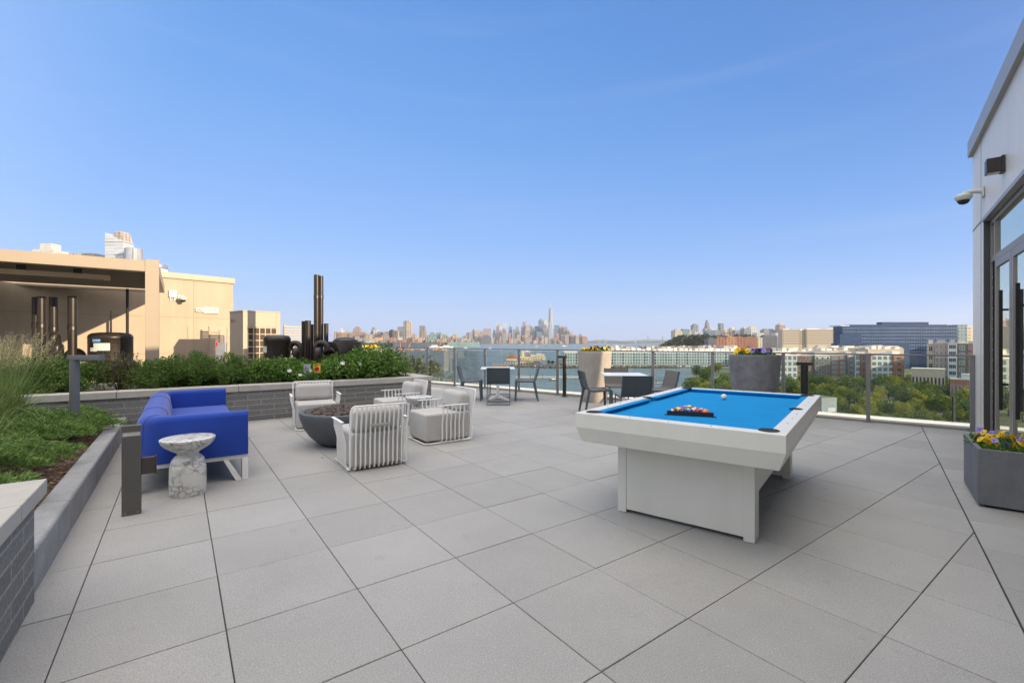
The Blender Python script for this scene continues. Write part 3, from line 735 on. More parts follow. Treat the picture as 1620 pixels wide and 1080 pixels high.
ch = [((-1.58,5.10), 124, 'white slatted lounge chair with its back to the camera, nearest of the four'),
      ((-3.16,7.33), -61, 'white slatted lounge chair against the brick planter, facing the camera'),
      ((-.97,6.36), 214, 'white slatted lounge chair right of the fire bowl, seen from its side'),
      ((-1.88,7.68), 213, 'white slatted lounge chair farthest back, near the end of the planter')]
lc = lounge_chair(ch[0][2])
for i, (p, h, lb) in enumerate(ch):
    loc = W(*p)+(0.003,)
    if i == 0: lc.location = loc; lc.rotation_euler = (0, 0, R(rot_face(h)))
    else: dup(lc, loc, rot_face(h), lb)

# ---------------------------------------------------------------- fire bowl
fb = thing('fire_bowl', 'large round dark grey concrete fire bowl among the lounge chairs', 'fire bowl', W(-2.22, 6.10)+(0,))
MB().lathe([(.27,0),(.30,.006),(.37,.05),(.45,.13),(.515,.23),(.560,.35),(.575,.425),(.570,.437),(.555,.440),(.520,.440),(.510,.432),(.49,.36),(.30,.33),(.02,.33)], 72).build('bowl', MT['bowl'], fb, smooth=True, ang=50)
lr = MB(); ico = bmesh.new(); bmesh.ops.create_icosphere(ico, subdivisions=1, radius=1); iv = [v.co.copy() for v in ico.verts]; ifc = [tuple(v.index for v in f.verts) for f in ico.faces]; ico.free()
for _ in range(760):
    a = random.uniform(0, 6.28); q = random.random()**.5*.50; s_ = random.uniform(.018, .042)
    z = .395+.085*(1-(q/.50)**2)+random.uniform(-.012, .014)
    sc3 = Vector((random.uniform(.7,1.3), random.uniform(.7,1.3), random.uniform(.6,1.1)))*s_
    lr.add([Vector((v.x*sc3.x*random.uniform(.8,1.2), v.y*sc3.y*random.uniform(.8,1.2), v.z*sc3.z*random.uniform(.8,1.2)))+Vector((q*math.cos(a), q*math.sin(a), z)) for v in iv], ifc)
tag(lr.build('lava_rocks', MT['lava'], loc=W(-2.22, 6.10)+(0,)), 'dark brown lava rocks filling the fire bowl', 'lava rocks', kind='stuff')

# ---------------------------------------------------------------- dining sets
def dining_chair(label, g):
    t = thing('dining_chair', label, 'chair', group=g)
    sp = [(-.25,.452),(-.23,.458),(-.05,.448),(.10,.444),(.155,.452),(.185,.480)]
    bpth = [(.188,.484),(.205,.53),(.235,.64),(.272,.795)]
    def sheet(pr, x0, x1, th=.012, two=False):
        m = MB(); vs_ = []
        n = len(pr)
        for i, (y, z) in enumerate(pr):
            a = pr[min(i+1,n-1)]; b = pr[max(i-1,0)]; dx, dz = a[0]-b[0], a[1]-b[1]; l_ = math.hypot(dx, dz); ny, nz_ = dz/l_*th, -dx/l_*th
            vs_ += [(x0,y,z),(x1,y,z),(x1,y+ny,z+nz_),(x0,y+ny,z+nz_)]
        fs = [(0,1,2,3), tuple(4*(n-1)+k for k in (3,2,1,0))]
        for i in range(n-1):
            for k in range(4): fs.append((4*i+k, 4*(i+1)+k, 4*(i+1)+(k+1)%4, 4*i+(k+1)%4))
        m.add(vs_, fs)
        if two: m.m = [0, 0]+[1 if k == 0 else 0 for i in range(n-1) for k in range(4)]
        return m
    s_ = sheet(sp, -.232, .232, two=True).build('seat', [MT['dark_seat'], MT['taupe']], t)
    b_ = sheet(bpth, -.232, .232, two=True).build('backrest', [MT['dark_seat'], MT['taupe']], t)
    for sx_ in (-.241, .241):
        rail_ = [(y, z+.006) for y, z in sp]+[(y, z+.004) for y, z in bpth]
        m = sheet([(y, z) for y, z in rail_], sx_-.008, sx_+.008, .032); m.build('side_rail', MT['dark_frame'], t)
        for y0, y1, zt in ((-.232, -.25, .438), (.175, .262, .45)):
            m = MB(); w0, w1 = .026, .018
            m.add([(sx_-.007,y1-w1,0),(sx_+.007,y1-w1,0),(sx_+.007,y1+w1,0),(sx_-.007,y1+w1,0),(sx_-.007,y0-w0,zt),(sx_+.007,y0-w0,zt),(sx_+.007,y0+w0,zt),(sx_-.007,y0+w0,zt)],
                  [(3,2,1,0),(4,5,6,7),(0,1,5,4),(1,2,6,5),(2,3,7,6),(3,0,4,7)])
            m.build('leg', MT['dark_frame'], t)
    for y in (-.25, .262): MB().box(-.233, .233, y-.008, y+.008, .004, .018).build('stretcher', MT['dark_frame'], t)
    return t
def outdoor_table(label):
    t = thing('outdoor_table', label, 'table', group='white square pedestal tables')
    MB().box(-.39, .39, -.39, .39, .722, .738).build('tabletop', MT['table_top'], t, bevel=.005)
    m = MB(); m.add([(-.034,-.034,.06),(.034,-.034,.06),(.034,.034,.06),(-.034,.034,.06),(-.025,-.025,.7215),(.025,-.025,.7215),(.025,.025,.7215),(-.025,.025,.7215)], [(3,2,1,0),(4,5,6,7),(0,1,5,4),(1,2,6,5),(2,3,7,6),(3,0,4,7)])
    m.build('column', MT['white'], t, bevel=.006)
    for k in range(4):
        m = MB(); m.M = Matrix.Rotation(R(45+90*k), 4, 'Z')
        m.add([(.02,-.03,.04),(.36,-.02,0),(.36,.02,0),(.02,.03,.04),(.02,-.03,.11),(.36,-.02,.022),(.36,.02,.022),(.02,.03,.11)], [(3,2,1,0),(4,5,6,7),(0,1,5,4),(1,2,6,5),(2,3,7,6),(3,0,4,7)])
        m.build('foot', MT['white'], t, bevel=.006)
    return t
T1, T2 = (-.33, 10.62), (2.10, 8.62)
g1, g2 = 'chairs around the far left table', 'chairs around the table behind the pool table'
tb = outdoor_table('white square table beside the glass railing, left of the tall planters'); tb.location = W(*T1)+(0,); tb.rotation_euler = (0,0,R(YAW+2))
dup(tb, W(*T2)+(0,), YAW-4, 'white square table behind the pool table')
dcs = [((-.29, 9.92), 90, g1, 'dark blue-grey chair with its back to the camera at the far left table'),
       ((-.96, 10.62), 0, g1, 'blue-grey chair in profile facing right at the far left table'),
       ((.33, 10.58), 180, g1, 'blue-grey chair in profile facing left at the far left table'),
       ((-.30, 11.33), -90, g1, 'chair on the far side of the left table, its back lit by sun'),
       ((2.02, 7.62), 90, g2, 'dark chair with its back to the camera, just behind the pool table'),
       ((1.58, 8.62), 4, g2, 'chair in profile at the left side of the table behind the pool table'),
       ((2.16, 9.20), -90, g2, 'chair facing the camera behind the table near the lit tall planter'),
       ((2.76, 8.60), 188, g2, 'chair at the right side of the table behind the pool table')]
dc = dining_chair(dcs[0][3], g1)
for i, (p, h, g_, lb) in enumerate(dcs):
    if i == 0: dc.location = W(*p)+(0,); dc.rotation_euler = (0,0,R(rot_face(h)))
    else: o = dup(dc, W(*p)+(0,), rot_face(h), lb); o['group'] = g_

# ---------------------------------------------------------------- pool table
pt = thing('pool_table', 'white pool table with bright blue cloth on two slab legs', 'pool table', W(1.8245, 4.104)+(0,), .9)
hw, hl = .706, 1.262
sec = [(.0,.797),(.003,.80),(.095,.80),(.095,.745),(.25,.745),(.25,.575),(.04,.575),(.0,.69)]
vs_ = []; fs = []
for i_, z in sec: vs_ += [(-hw+i_,-hl+i_,z),(hw-i_,-hl+i_,z),(hw-i_,hl-i_,z),(-hw+i_,hl-i_,z)]
ns = len(sec)
for i in range(ns):
    for k in range(4):
        k2 = (k+1) % 4; i2 = (i+1) % ns; fs.append((4*i+k, 4*i2+k, 4*i2+k2, 4*i+k2))
body = MB().add(vs_, fs).build('cabinet', MT['pool_white'], pt, bevel=.003)
bm_ = MB()
for k in range(3):
    for sx_ in (-1, 1):
        for sy in (-1, 1): bm_.lathe([(.0055,.7985),(.0055,.8012)], 10, (sx_*(hw-.047), sy*(.30+.25*k)))
for k in (-1, 0, 1):
    for sy in (-1, 1): bm_.lathe([(.0055,.7985),(.0055,.8012)], 10, (k*.28, sy*(hl-.047)))
bm_.build('rail_sight', MT['matte_black'], body)
MB().box(-hw+.0955, hw-.0955, -hl+.0955, hl-.0955, .746, .762).build('playing_cloth', MT['felt'], pt)
def cushion(x0, x1, sy, along):
    # nose points to the table centre; 'along' x or y
    o_, nzz = .0952, .150; cut = .045
    out = (hl if along == 'x' else hw)
    P = []
    for s_, e in ((x0, 1), (x1, -1)):
        P += [(s_, out-o_, .7625), (s_, out-o_, .797), (s_+e*cut, out-nzz, .7935), (s_+e*cut*.8, out-nzz+.022, .7625)]
    v = [(a, sy*b, c) if along == 'x' else (sy*b, a, c) for a, b, c in P]
    MB().add(v, [(0,1,2,3),(7,6,5,4),(0,4,5,1),(1,5,6,2),(2,6,7,3),(3,7,4,0)]).build('cushion', MT['felt'], pt)
for sy in (-1, 1): cushion(-hw+.135, hw-.135, sy, 'x')
for sx_ in (-1, 1): cushion(-hl+.135, -.055, sx_, 'y'); cushion(.055, hl-.135, sx_, 'y')
for sx_ in (-1, 1):
    for sy, off in ((-1, .105), (1, .105), (0, .082)):
        px_, py_ = sx_*(hw-off), sy*(hl-.105)
        rr = .060 if sy else .046
        m = MB().lathe([(rr,.7955),(rr,.8035),(rr-.006,.8055),(rr-.013,.8035),(rr-.014,.8015),(.005,.8015)], 28, (px_, py_))  # flat black disc inside the ring paints the dark of the hole
        m.build('pocket', MT['matte_black'], pt)
for y0, y1 in ((-.966, -.82), (.82, .966)):
    for a0_, a1_ in ((-.49, -.42), (.42, .49)): MB().box(a0_, a1_, y0, y1, .003, .5745).build('leg', MT['pool_white'], pt, bevel=.003)
    MB().box(-.4195, .4195, y0+.006, y1-.006, .03, .5745).build('leg_panel', MT['pool_white'], pt)
MB().box(-.486, .486, -.8195, .8195, .31, .5745).build('underframe', MT['pool_white'], pt, bevel=.003)

# balls
def m_ball(name, col, stripe=False):
    m, t, b = nodes(name); lk = t.links.new; b.inputs['Roughness'].default_value = .15
    tcn = N(t, 'ShaderNodeTexCoord'); sx = N(t, 'ShaderNodeSeparateXYZ'); lk(tcn.outputs['Object'], sx.inputs[0])
    ab = N(t, 'ShaderNodeMath', operation='ABSOLUTE'); lk(sx.outputs[0], ab.inputs[0])
    gt = N(t, 'ShaderNodeMath', operation='GREATER_THAN', i_1=.0155 if stripe else 1.); lk(ab.outputs[0], gt.inputs[0])
    # number spot
    ay = N(t, 'ShaderNodeMath', operation='GREATER_THAN', i_1=.0265); lk(sx.outputs[2], ay.inputs[0])
    mxx = N(t, 'ShaderNodeMath', operation='MAXIMUM'); lk(gt.outputs[0], mxx.inputs[0]); lk(ay.outputs[0], mxx.inputs[1])
    mm = N(t, 'ShaderNodeMixRGB'); mm.inputs[1].default_value = c4(col); mm.inputs[2].default_value = (.72,.68,.54,1); lk(mxx.outputs[0], mm.inputs[0])
    lk(mm.outputs[0], b.inputs['Base Color']); return m
ballcol = {'yellow': (.75,.42,.02), 'purple': (.07,.035,.16), 'blue': (.025,.04,.26), 'maroon': (.13,.025,.03), 'orange': (.85,.12,.01), 'red': (.45,.015,.02), 'green': (.01,.14,.09), 'black': (.012,.012,.012)}
rows = [[('maroon',1),('purple',0),('blue',0),('maroon',0),('orange',0)], [('yellow',1),('green',1),('yellow',1),('purple',1)], [('red',0),('black',0),('red',1)], [('purple',1),('blue',1)], [('yellow',0)]]
bms = bmesh.new(); bmesh.ops.create_uvsphere(bms, u_segments=28, v_segments=18, radius=.0286); bme = bpy.data.meshes.new('pool_ball'); bms.to_mesh(bme); bms.free()
bme.polygons.foreach_set('use_smooth', [True]*len(bme.polygons))
ZB = .762
def ball(mat, p, label, rot=(0,0,0), grp='racked pool balls'):
    me_ = bme.copy(); me_.materials.append(mat); o = bpy.data.objects.new('pool_ball', me_); COL.objects.link(o); o.location = p; o.rotation_euler = rot
    return tag(o, label, 'pool ball', grp)
rc = Vector(W(1.400, 3.590)+(0,)); ra = R(-20+YAW); ux = Vector((math.cos(ra), math.sin(ra), 0)); uy = Vector((-math.sin(ra), math.cos(ra), 0))
bmat = {}; rown = ['front row', 'second row', 'middle row', 'fourth row', 'far tip']
ordn = [['leftmost', 'second from left', 'centre', 'second from right', 'rightmost'], ['leftmost', 'second', 'third', 'rightmost'], ['left', 'centre', 'right'], ['left', 'right'], ['single']]
for i, rw in enumerate(rows):
    for k, (cn, st) in enumerate(rw):
        key = cn+('_striped' if st else '')
        if key not in bmat: bmat[key] = m_ball('ball_'+key, ballcol[cn], bool(st))
        p = rc + ux*((k-(len(rw)-1)/2)*.0576)+uy*(.034+i*.0500); p.z = ZB+.0287
        rt = ra+random.uniform(-.5,.5)
        ball(bmat[key], p, f"{'striped ' if st else ''}{cn} pool ball, {ordn[i][k]} in the {rown[i]} of the rack", (random.uniform(-.9,.3), random.uniform(-.5,.5), rt))
mc = m_ball('ball_cue', (.66,.62,.50)); q = W(2.145, 4.62); ball(mc, (q[0], q[1], ZB+.0287), 'plain ivory cue ball alone on the blue cloth', grp='loose ball')
# triangle rack
rk = MB(); S2 = .172; apex = (0, .298); A0, B0 = (-S2, -.0), (S2, -.0)
def inset(poly, d):
    out = []; n = len(poly)
    for i in range(n):
        p0_, p1_, p2_ = Vector(poly[i-1]), Vector(poly[i]), Vector(poly[(i+1)%n]); e1 = (p1_-p0_).normalized(); e2 = (p2_-p1_).normalized()
        n1_ = Vector((-e1.y, e1.x)); n2_ = Vector((-e2.y, e2.x)); k = (n1_+n2_); k = k/(1+n1_.dot(n2_)); out.append(tuple(p1_+k*d))
    return out
tri = [A0, B0, apex]; ti = inset(tri, .009); nA = 3
vv = [(p[0],p[1],z) for z in (ZB+.001, ZB+.036) for p in tri]+[(p[0],p[1],z) for z in (ZB+.001, ZB+.036) for p in ti]
ff = []
for k in range(3):
    k2 = (k+1) % 3; ff += [(k,k2,3+k2,3+k), (6+k2,6+k,9+k,9+k2), (3+k,3+k2,9+k2,9+k), (6+k,6+k2,k2,k)]
rk.add(vv, ff)
for p in (A0, B0): rk.box(p[0]-.018, p[0]+.018, p[1]-.006, p[1]+.010, ZB+.0008, ZB+.008)
tag(rk.build('ball_rack', MT['black'], loc=(rc.x, rc.y, 0), rotz=-20+YAW), 'black triangular rack holding the pool balls', 'ball rack')

# ---------------------------------------------------------------- tall planters with pansies
pansy_leaf = MB(); 
def pansy(loc, cols, n, sc_, label, seed, grp):
    random.seed(seed); t = thing('pansy_plant', label, 'flowering plant', loc, random.uniform(0,360), grp)
    f = MB()
    for _ in range(150):
        d = rdir(); d.z = abs(d.z)*.9+.1; p = Vector((d.x*.10, d.y*.10, d.z*.055))*random.random()**.4; leaf(f, p, d+rdir()*.6+Vector((0,0,.3)), random.uniform(.025,.045), .55)
    f.build('leaves', MT['rose'], t)
    for k in range(n):
        c_ = random.choice(cols); m = MB()
        a = random.uniform(0, 6.28); rr = random.uniform(.01, .105); h = .085+random.uniform(-.012,.035)-rr*.25
        face = Matrix.Translation((rr*math.cos(a), rr*math.sin(a), h)) @ Matrix.Rotation(random.uniform(0,6.28), 4, 'Z') @ Matrix.Rotation(R(random.uniform(25,75)), 4, 'X')
        m.M = face; pr_ = .022
        for j_, (an, sz, off) in enumerate(((55,1.,.75),(125,1.,.75),(-5,.95,.7),(185,.95,.7),(-90,1.1,.7))):
            cx_, cy__ = off*pr_*math.cos(R(an)), off*pr_*math.sin(R(an)); n_ = 7; z_ = -.0015*j_
            m.add([(cx_, cy__, z_+.003)]+[(cx_+sz*pr_*.78*math.cos(2*math.pi*q/n_), cy__+sz*pr_*.78*math.sin(2*math.pi*q/n_), z_-.003*(q%2)) for q in range(n_)], [(0, 1+q, 1+(q+1)%n_) for q in range(n_)])
        m.mi = 1; m.lathe([(.0055,.0045),(.003,.006)], 6)
        m.M = Matrix(); m.mi = 2; b0 = face @ Vector((0,0,-.004)); m.tube([(b0.x*.4, b0.y*.4, .02), b0], .0013, 3)
        m.build('flower', [MT[c_], MT['petal_d'] if c_ != 'petal_d' else MT['petal_y'], MT['rose']], t)
    t.scale = (sc_,)*3
    return t
def tall_planter(loc, mat, label):
    t = thing('tall_planter', label, 'planter', loc, group='tall round concrete planters')
    MB().lathe([(.255,0),(.262,.01),(.285,.12),(.315,.35),(.345,.62),(.368,.88),(.382,1.10),(.385,1.13),(.380,1.137),(.350,1.137),(.344,1.13),(.338,1.085),(.02,1.085)], 64).build('pot', mat, t, smooth=True, ang=50)
    MB().lathe([(.337,1.086),(.2,1.10),(.02,1.105)], 32).build('soil', MT['soil'], t)
    return t
L1, L2, L3 = W(1.86,10.28), W(3.97,7.47), W(-4.10,13.0)
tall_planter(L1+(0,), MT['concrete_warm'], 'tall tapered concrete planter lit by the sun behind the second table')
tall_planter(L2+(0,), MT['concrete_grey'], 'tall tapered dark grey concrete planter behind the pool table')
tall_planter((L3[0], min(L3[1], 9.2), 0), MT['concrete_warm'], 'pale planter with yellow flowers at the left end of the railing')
sd_ = 100
pos = 'left,front,right,back,middle'.split(',')
for L_, nm, mixes in ((L1, 'sunlit tall planter', [['petal_y'],['petal_y','petal_d'],['petal_d','petal_y'],['petal_y'],['petal_y']]),
                     (L2, 'dark grey tall planter', [['petal_y'],['petal_p','petal_p'],['petal_d','petal_y'],['petal_y','petal_p'],['petal_p','petal_w','petal_d']]),
                     ((L3[0], min(L3[1], 9.2)), 'pale planter at the railing end', [['petal_y']]*5)):
    for k, (dx, dy) in enumerate(((-.20,.0),(.0,-.17),(.20,.02),(.02,.18),(0,.0))):
        q = W(dx, dy); cols = mixes[k]; cname = {'petal_y':'yellow','petal_p':'violet','petal_d':'dark purple','petal_w':'white'}
        cs_ = ' and '.join(dict.fromkeys(cname[c] for c in cols))
        pansy((L_[0]+q[0], L_[1]+q[1], 1.095), cols, 11, 1.25, f'{cs_} pansies at the {pos[k]} of the {nm}', sd_, 'pansies in the tall planters'); sd_ += 1
# box planter by the door
bx = thing('box_planter', 'rectangular dark grey concrete planter by the glass doors', 'planter', (.632, 5.31, 0))
pw, pl_ = .47, .80
m = MB(); t_ = .03
o1 = [(0,0),(pw,0),(pw,pl_),(0,pl_)]; o2 = [(t_,t_),(pw-t_,t_),(pw-t_,pl_-t_),(t_,pl_-t_)]
v_ = [(x,y,.02) for x,y in o1]+[(x,y,.472) for x,y in o1]+[(x,y,.472) for x,y in o2]+[(x,y,.40) for x,y in o2]
m.add(v_, [(3,2,1,0)]+[(k,(k+1)%4,4+(k+1)%4,4+k) for k in range(4)]+[(4+k,4+(k+1)%4,8+(k+1)%4,8+k) for k in range(4)]+[(8+k,8+(k+1)%4,12+(k+1)%4,12+k) for k in range(4)])
m.build('pot', MT['concrete_box'], bx, bevel=.004)
MB().box(.04, pw-.04, .04, pl_-.04, 0, .0195).build('shadow_gap', MT['matte_black'], bx)  # recessed block, coloured black for the shadow gap under the pot
MB().box(t_, pw-t_, t_, pl_-t_, .38, .425).build('soil', MT['soil'], bx)
pp = [(.10,.70,['petal_p']),(.26,.70,['petal_p','petal_y']),(.40,.68,['petal_p']),(.08,.50,['petal_p','petal_y']),(.25,.52,['petal_y']),(.40,.48,['petal_y']),(.10,.30,['petal_y']),(.27,.32,['petal_y','petal_p']),(.40,.28,['petal_p','petal_y']),(.12,.12,['petal_p','petal_y']),(.28,.12,['petal_y']),(.41,.10,['petal_p'])]
rn = ['back', 'back', 'back', 'second', 'second', 'second', 'third', 'third', 'third', 'front', 'front', 'front']; cn_ = ['deck side', 'middle', 'door side']*4
for k, (x, y, cols) in enumerate(pp):
    cs_ = ' and '.join(dict.fromkeys({'petal_y':'yellow','petal_p':'violet'}[c] for c in cols))
    pansy((.632+x, 5.31+y, .425), cols, 5, 1.0, f'{cs_} pansies in the {rn[k]} row, {cn_[k]}, of the box planter', 200+k, 'pansies in the box planter')
random.seed(9)

# ---------------------------------------------------------------- bollard lights and small deck things
b1 = thing('bollard_light', 'square dark grey bollard light with an outlet box beside the blue sofa', 'bollard light', W(-3.004, 3.51)+(0,), YAW+BA)
MB().box(0, .118, 0, .06, 0, .615).build('post', MT['bollard'], b1, bevel=.003)
MB().box(0, .118, 0, .06, .648, .697).build('cap', MT['bollard'], b1, bevel=.003)
MB().box(.008, .110, .010, .056, .6155, .6475).build('lens', MT['lamp_white'], b1)
ob = MB().box(.1185, .205, .005, .055, .305, .435).build('outlet_box', MT['box_brown'], b1, bevel=.004)
MB().box(.2055, .213, .0, .060, .298, .442).build('box_cover', MT['box_brown'], ob, bevel=.003)
sc_m = MB()
for x in (.02, .098): sc_m.M = Matrix.Translation((x, 0, .022)) @ Matrix.Rotation(R(90), 4, 'X'); sc_m.lathe([(.004,0),(.004,.003)], 8)
sc_m.build('screw', MT['galv'], b1)
def arm_light(loc, rz, h, mat, label, arm=.30, r=.048, plate=False, back=None):
    t = thing('arm_light', label, 'bollard light', loc, rz, 'slim path lights with a side arm')
    if plate: MB().box(-.07,.07,-.07,.07,0,.012).build('base_plate', mat, t)
    MB().lathe([(r, .012 if plate else 0),(r, h)], 28).build('post', mat, t, smooth=True)
    MB().box(-back if back else (-r+.001 if not plate else -r-.01), arm, -.05, .05, h-.055, h+.001).build('arm', mat, t, bevel=.003)
    MB().box(min(.08, arm-.05), arm-.02, -.035, .035, h-.060, h-.0555).build('lens', MT['lamp_white'], t)
    return t
p = AT(118, 5.55, .18); arm_light(p, YAW+8, 1.0, MT['polegrey'], 'round grey path light with a side arm standing in the juniper bed')
p = G(893, 627.5); arm_light(p, YAW+180, 1.0, MT['ink'], 'dark path light with an arm next to the railing near the lit planter', .17, .045, True)
p = AT(1272.5, 7.75); arm_light(p, YAW-32, 1.0, MT['black'], 'black T-topped path light seen behind the far right corner of the pool table', .115, .055, True, .115)
tag(MB().add([(0,0,0),(.03,.008,.006),(.045,.02,.001),(.02,.018,.01)], [(0,1,2,3)]).build('dry_leaf', MT['twig'], loc=G(507, 724, .003)), 'small dry leaf lying on the pavers', 'leaf')

# stake signs in the planter
def stake_sign(px, label, yellow):
    r = (px-810)/F; a = PA+.22; b = a*(sb + r*cb)/(cb - r*sb); loc = AB(b, a, .5)
    t = thing('stake_sign', label, 'sign', loc, YAW+10)
    MB().box(-.022,-.012,-.004,.004,0,.30).box(.012,.022,-.004,.004,0,.30).build('stake', MT['galv'], t)
    p = MB().box(-.062,.062,-.010,-.005,.26,.43).build('panel', MT['sign_yellow'] if yellow else MT['galv'], t)
    if yellow:
        m = MB(); m.M = Matrix.Translation((0,-.0105,.335)) @ Matrix.Rotation(R(90), 4, 'X'); m.lathe([(.042,-.001),(.042,.003)], 24); m.build('red_disc', MT['sign_red'], p)
        MB().box(-.026,.026,-.0150,-.0136,.327,.343).build('bar', MT['matte_black'], p)
        MB().box(-.045,.045,-.0120,-.0101,.400,.415).build('text_line', MT['matte_black'], p)
stake_sign(501.5, 'small yellow warning sign with a red disc on a stake in the planter', True)
stake_sign(486.0, 'small blank grey sign on a stake left of the yellow one', False)
def PLX(px, P):                       # point of the plane x = P seen in column px -> (D, depth)
    r = (px-810)/F; t = P/(cth*r - sth); return (sth*r + cth)*t, t
def text_mesh(name, s_, size, mat, parent, M, depth=.002):
    cu = bpy.data.curves.new(name, 'FONT'); cu.body = s_; cu.size = size; cu.extrude = depth; cu.align_x = 'CENTER'; cu.align_y = 'CENTER'
    o = bpy.data.objects.new(name, cu); COL.objects.link(o); dg = bpy.context.evaluated_depsgraph_get()
    me = bpy.data.meshes.new_from_object(o.evaluated_get(dg)); bpy.data.objects.remove(o)
    me.materials.clear(); me.materials.append(mat); me.transform(M); q = bpy.data.objects.new(name, me); COL.objects.link(q); q.parent = parent
    return q

# ---------------------------------------------------------------- left building (beige), plane x = XW
XW = -15.2; DC = PLX(368.5, XW)[0]; ZL = 3.25
lb = thing('beige_building', 'low beige building with flat roof and an exit sign, left of the terrace', 'building', (XW, DC, 0))
MB().box(-9, 0, -13, 0, -.04, ZL-.16).build('wall', MT['beige'], lb)
MB().box(-9.04, .045, -13, .045, ZL-.16, ZL).build('roof_edge', MT['beige_trim'], lb, bevel=.006)
jn = MB()
for z in (1.02, 2.02): jn.box(-.01, .003, -13, -.003, z, z+.012)
for d in (-1.02, -9.2): jn.box(-.01, .0035, d, d+.012, 0, ZL-.165)
jn.build('panel_joint', pm('beige_joint', (.28,.22,.16), .9), lb)
def on_wall(px, py):  # local coords on the beige wall
    D, t = PLX(px, XW); return (D-DC, ZT(py, t))
def wthing(name, label, cat, px, py):
    y, z = on_wall(px, py); return thing(name, label, cat, (XW+.001, DC+y, z))
e = wthing('exit_sign', 'white exit sign with green lettering on the beige wall', 'sign', 333, 491)
MB().box(.003, .045, -.19, .19, -.085, .085).build('case', MT['sign_white'], e, bevel=.006)
text_mesh('lettering', 'EXIT', .16, MT['sign_green'], e, Matrix(((0,0,1,.047),(1,0,0,0),(0,1,0,0),(0,0,0,1))))
e = wthing('emergency_lamp', 'small white emergency lamp left of the exit sign', 'lamp', 314.5, 490)
MB().box(.003, .05, -.09, .09, -.06, .05).build('case', MT['sign_white'], e, bevel=.006)
MB().box(.051, .054, -.07, .07, -.03, 0).build('lens', MT['jamb'], e)
e = wthing('junction_box', 'white junction box on the beige wall left of the dome camera', 'box', 272.5, 465)
MB().box(.003, .06, -.09, .09, -.09, .09).build('case', MT['sign_white'], e, bevel=.006)
cn2 = MB()
for y in (-.05, .05): cn2.tube([(.03, y, -.089), (.03, y, -.19)], .008, 6)
cn2.build('conduit', MT['galv'], e)
def dome_cam(e, sgn=1):
    MB().box(.003 if sgn>0 else -.02, .02 if sgn>0 else -.003, -.07, .07, -.07, .07).build('wall_plate', MT['sign_white'], e, bevel=.004)
    MB().tube([(sgn*.018,0,.02),(sgn*.13,0,.035),(sgn*.19,0,.03),(sgn*.20,0,.0)], [.035,.025,.022,.024], 12).build('arm', MT['sign_white'], e, smooth=True)
    m = MB(); m.lathe([(.025,.02),(.06,.015),(.092,-.01),(.095,-.03),(.085,-.06),(.07,-.075)], 28, (sgn*.20, 0)); m.build('housing', MT['sign_white'], e, smooth=True)
    MB().lathe([(.068,-.076),(.062,-.10),(.045,-.12),(.02,-.13),(.002,-.132)], 24, (sgn*.20, 0)).build('dome', MT['black'], e, smooth=True)
e = wthing('dome_camera', 'white dome security camera on the beige wall', 'camera', 286, 471); dome_cam(e)
# roof vent and lightning rods
y, z = on_wall(290.5, 430)
rv = thing('roof_vent', 'round galvanised roof vent on the beige building', 'vent', (XW-1.6, DC-1.55, ZL))
MB().lathe([(.30,0),(.30,.26),(.33,.27),(.33,.38),(.30,.385),(.29,.37),(.05,.37)], 40).build('drum', MT['galv'], rv, smooth=True)
cr = MB()
for k in range(30):
    a = k*math.pi/15; cr.tube([(.302*math.cos(a), .302*math.sin(a), .01), (.302*math.cos(a), .302*math.sin(a), .25)], .006, 4)
cr.build('fins', MT['galv'], rv)
rods = [('at the right corner of the beige roof', (XW-.1, DC-.22, ZL), .34), ('on top of the outdoor cooling unit', None, .36)]
tag(MB().lathe([(.006,0),(.006,.34),(.003,.36)], 8).build('lightning_rod', MT['galv'], loc=(XW-.1, DC-.24, ZL)), 'thin lightning rod at the right corner of the beige roof', 'rod')

# cooling unit
UP = -11.95; ud0 = PLX(384, UP)[0]; ud1 = PLX(443, UP)[0]; zu = ZT(490.4, PLX(384, UP)[1])
un = thing('cooling_unit', 'tall beige outdoor cooling unit with a gridded grille and a round logo', 'cooling unit', (UP, ud0, 0))
uw, uh = ud1-ud0, zu
MB().box(-.80, 0, 0, uw, .02, uh-.03).build('body', MT['unit_shaded'], un, bevel=.008)
MB().box(-.81, .012, -.012, uw+.012, uh-.03, uh).build('lid', MT['unit_beige'], un, bevel=.008)
MB().box(.001, .018, .0, .10, .02, uh-.031).box(.001, .018, uw-.10, uw, .02, uh-.031).build('corner_post', MT['unit_beige'], un, bevel=.003)
gz1 = ZT(518, 11.0); gz0 = .55
MB().box(.001, .012, .101, uw-.101, gz1+.02, uh-.031).build('front_panel', MT['unit_beige'], un)
MB().box(.001, .006, .101, uw-.101, .25, gz1+.019).build('coil', MT['unit_hole'], un)
gr = MB(); gw_ = uw-.202
for k in range(6): y_ = .101+gw_*k/5; gr.box(.008, .03, max(y_-.012,.101), min(y_+.012, uw-.101), .25, gz1+.02)
nz_ = int((gz1-.25)/.155)+1
for k in range(nz_+1): z_ = gz1-.155*k; gr.box(.0083, .0297, .101, uw-.101, z_-.012, z_+.012)
gr.build('grille', MT['unit_beige'], un)
t_ = Matrix(((1,0,0,-.56),(0,0,-1,-.001),(0,1,0,zu-.24),(0,0,0,1)))
lgm = MB(); lgm.M = Matrix(((1,0,0,-.66),(0,0,-1,.0),(0,1,0,zu-.24),(0,0,0,1))); lgm.lathe([(.055,0),(.055,.003)], 28); lgm.build('round_logo', MT['red'], un)
text_mesh('lettering', 'LG', .13, MT['logo_grey'], un, Matrix(((1,0,0,-.51),(0,0,-1,-.002),(0,1,0,zu-.24),(0,0,0,1))))
MB().box(-.64, -.50, -.003, 0, .98, 1.0).build('nameplate', MT['logo_grey'], un)
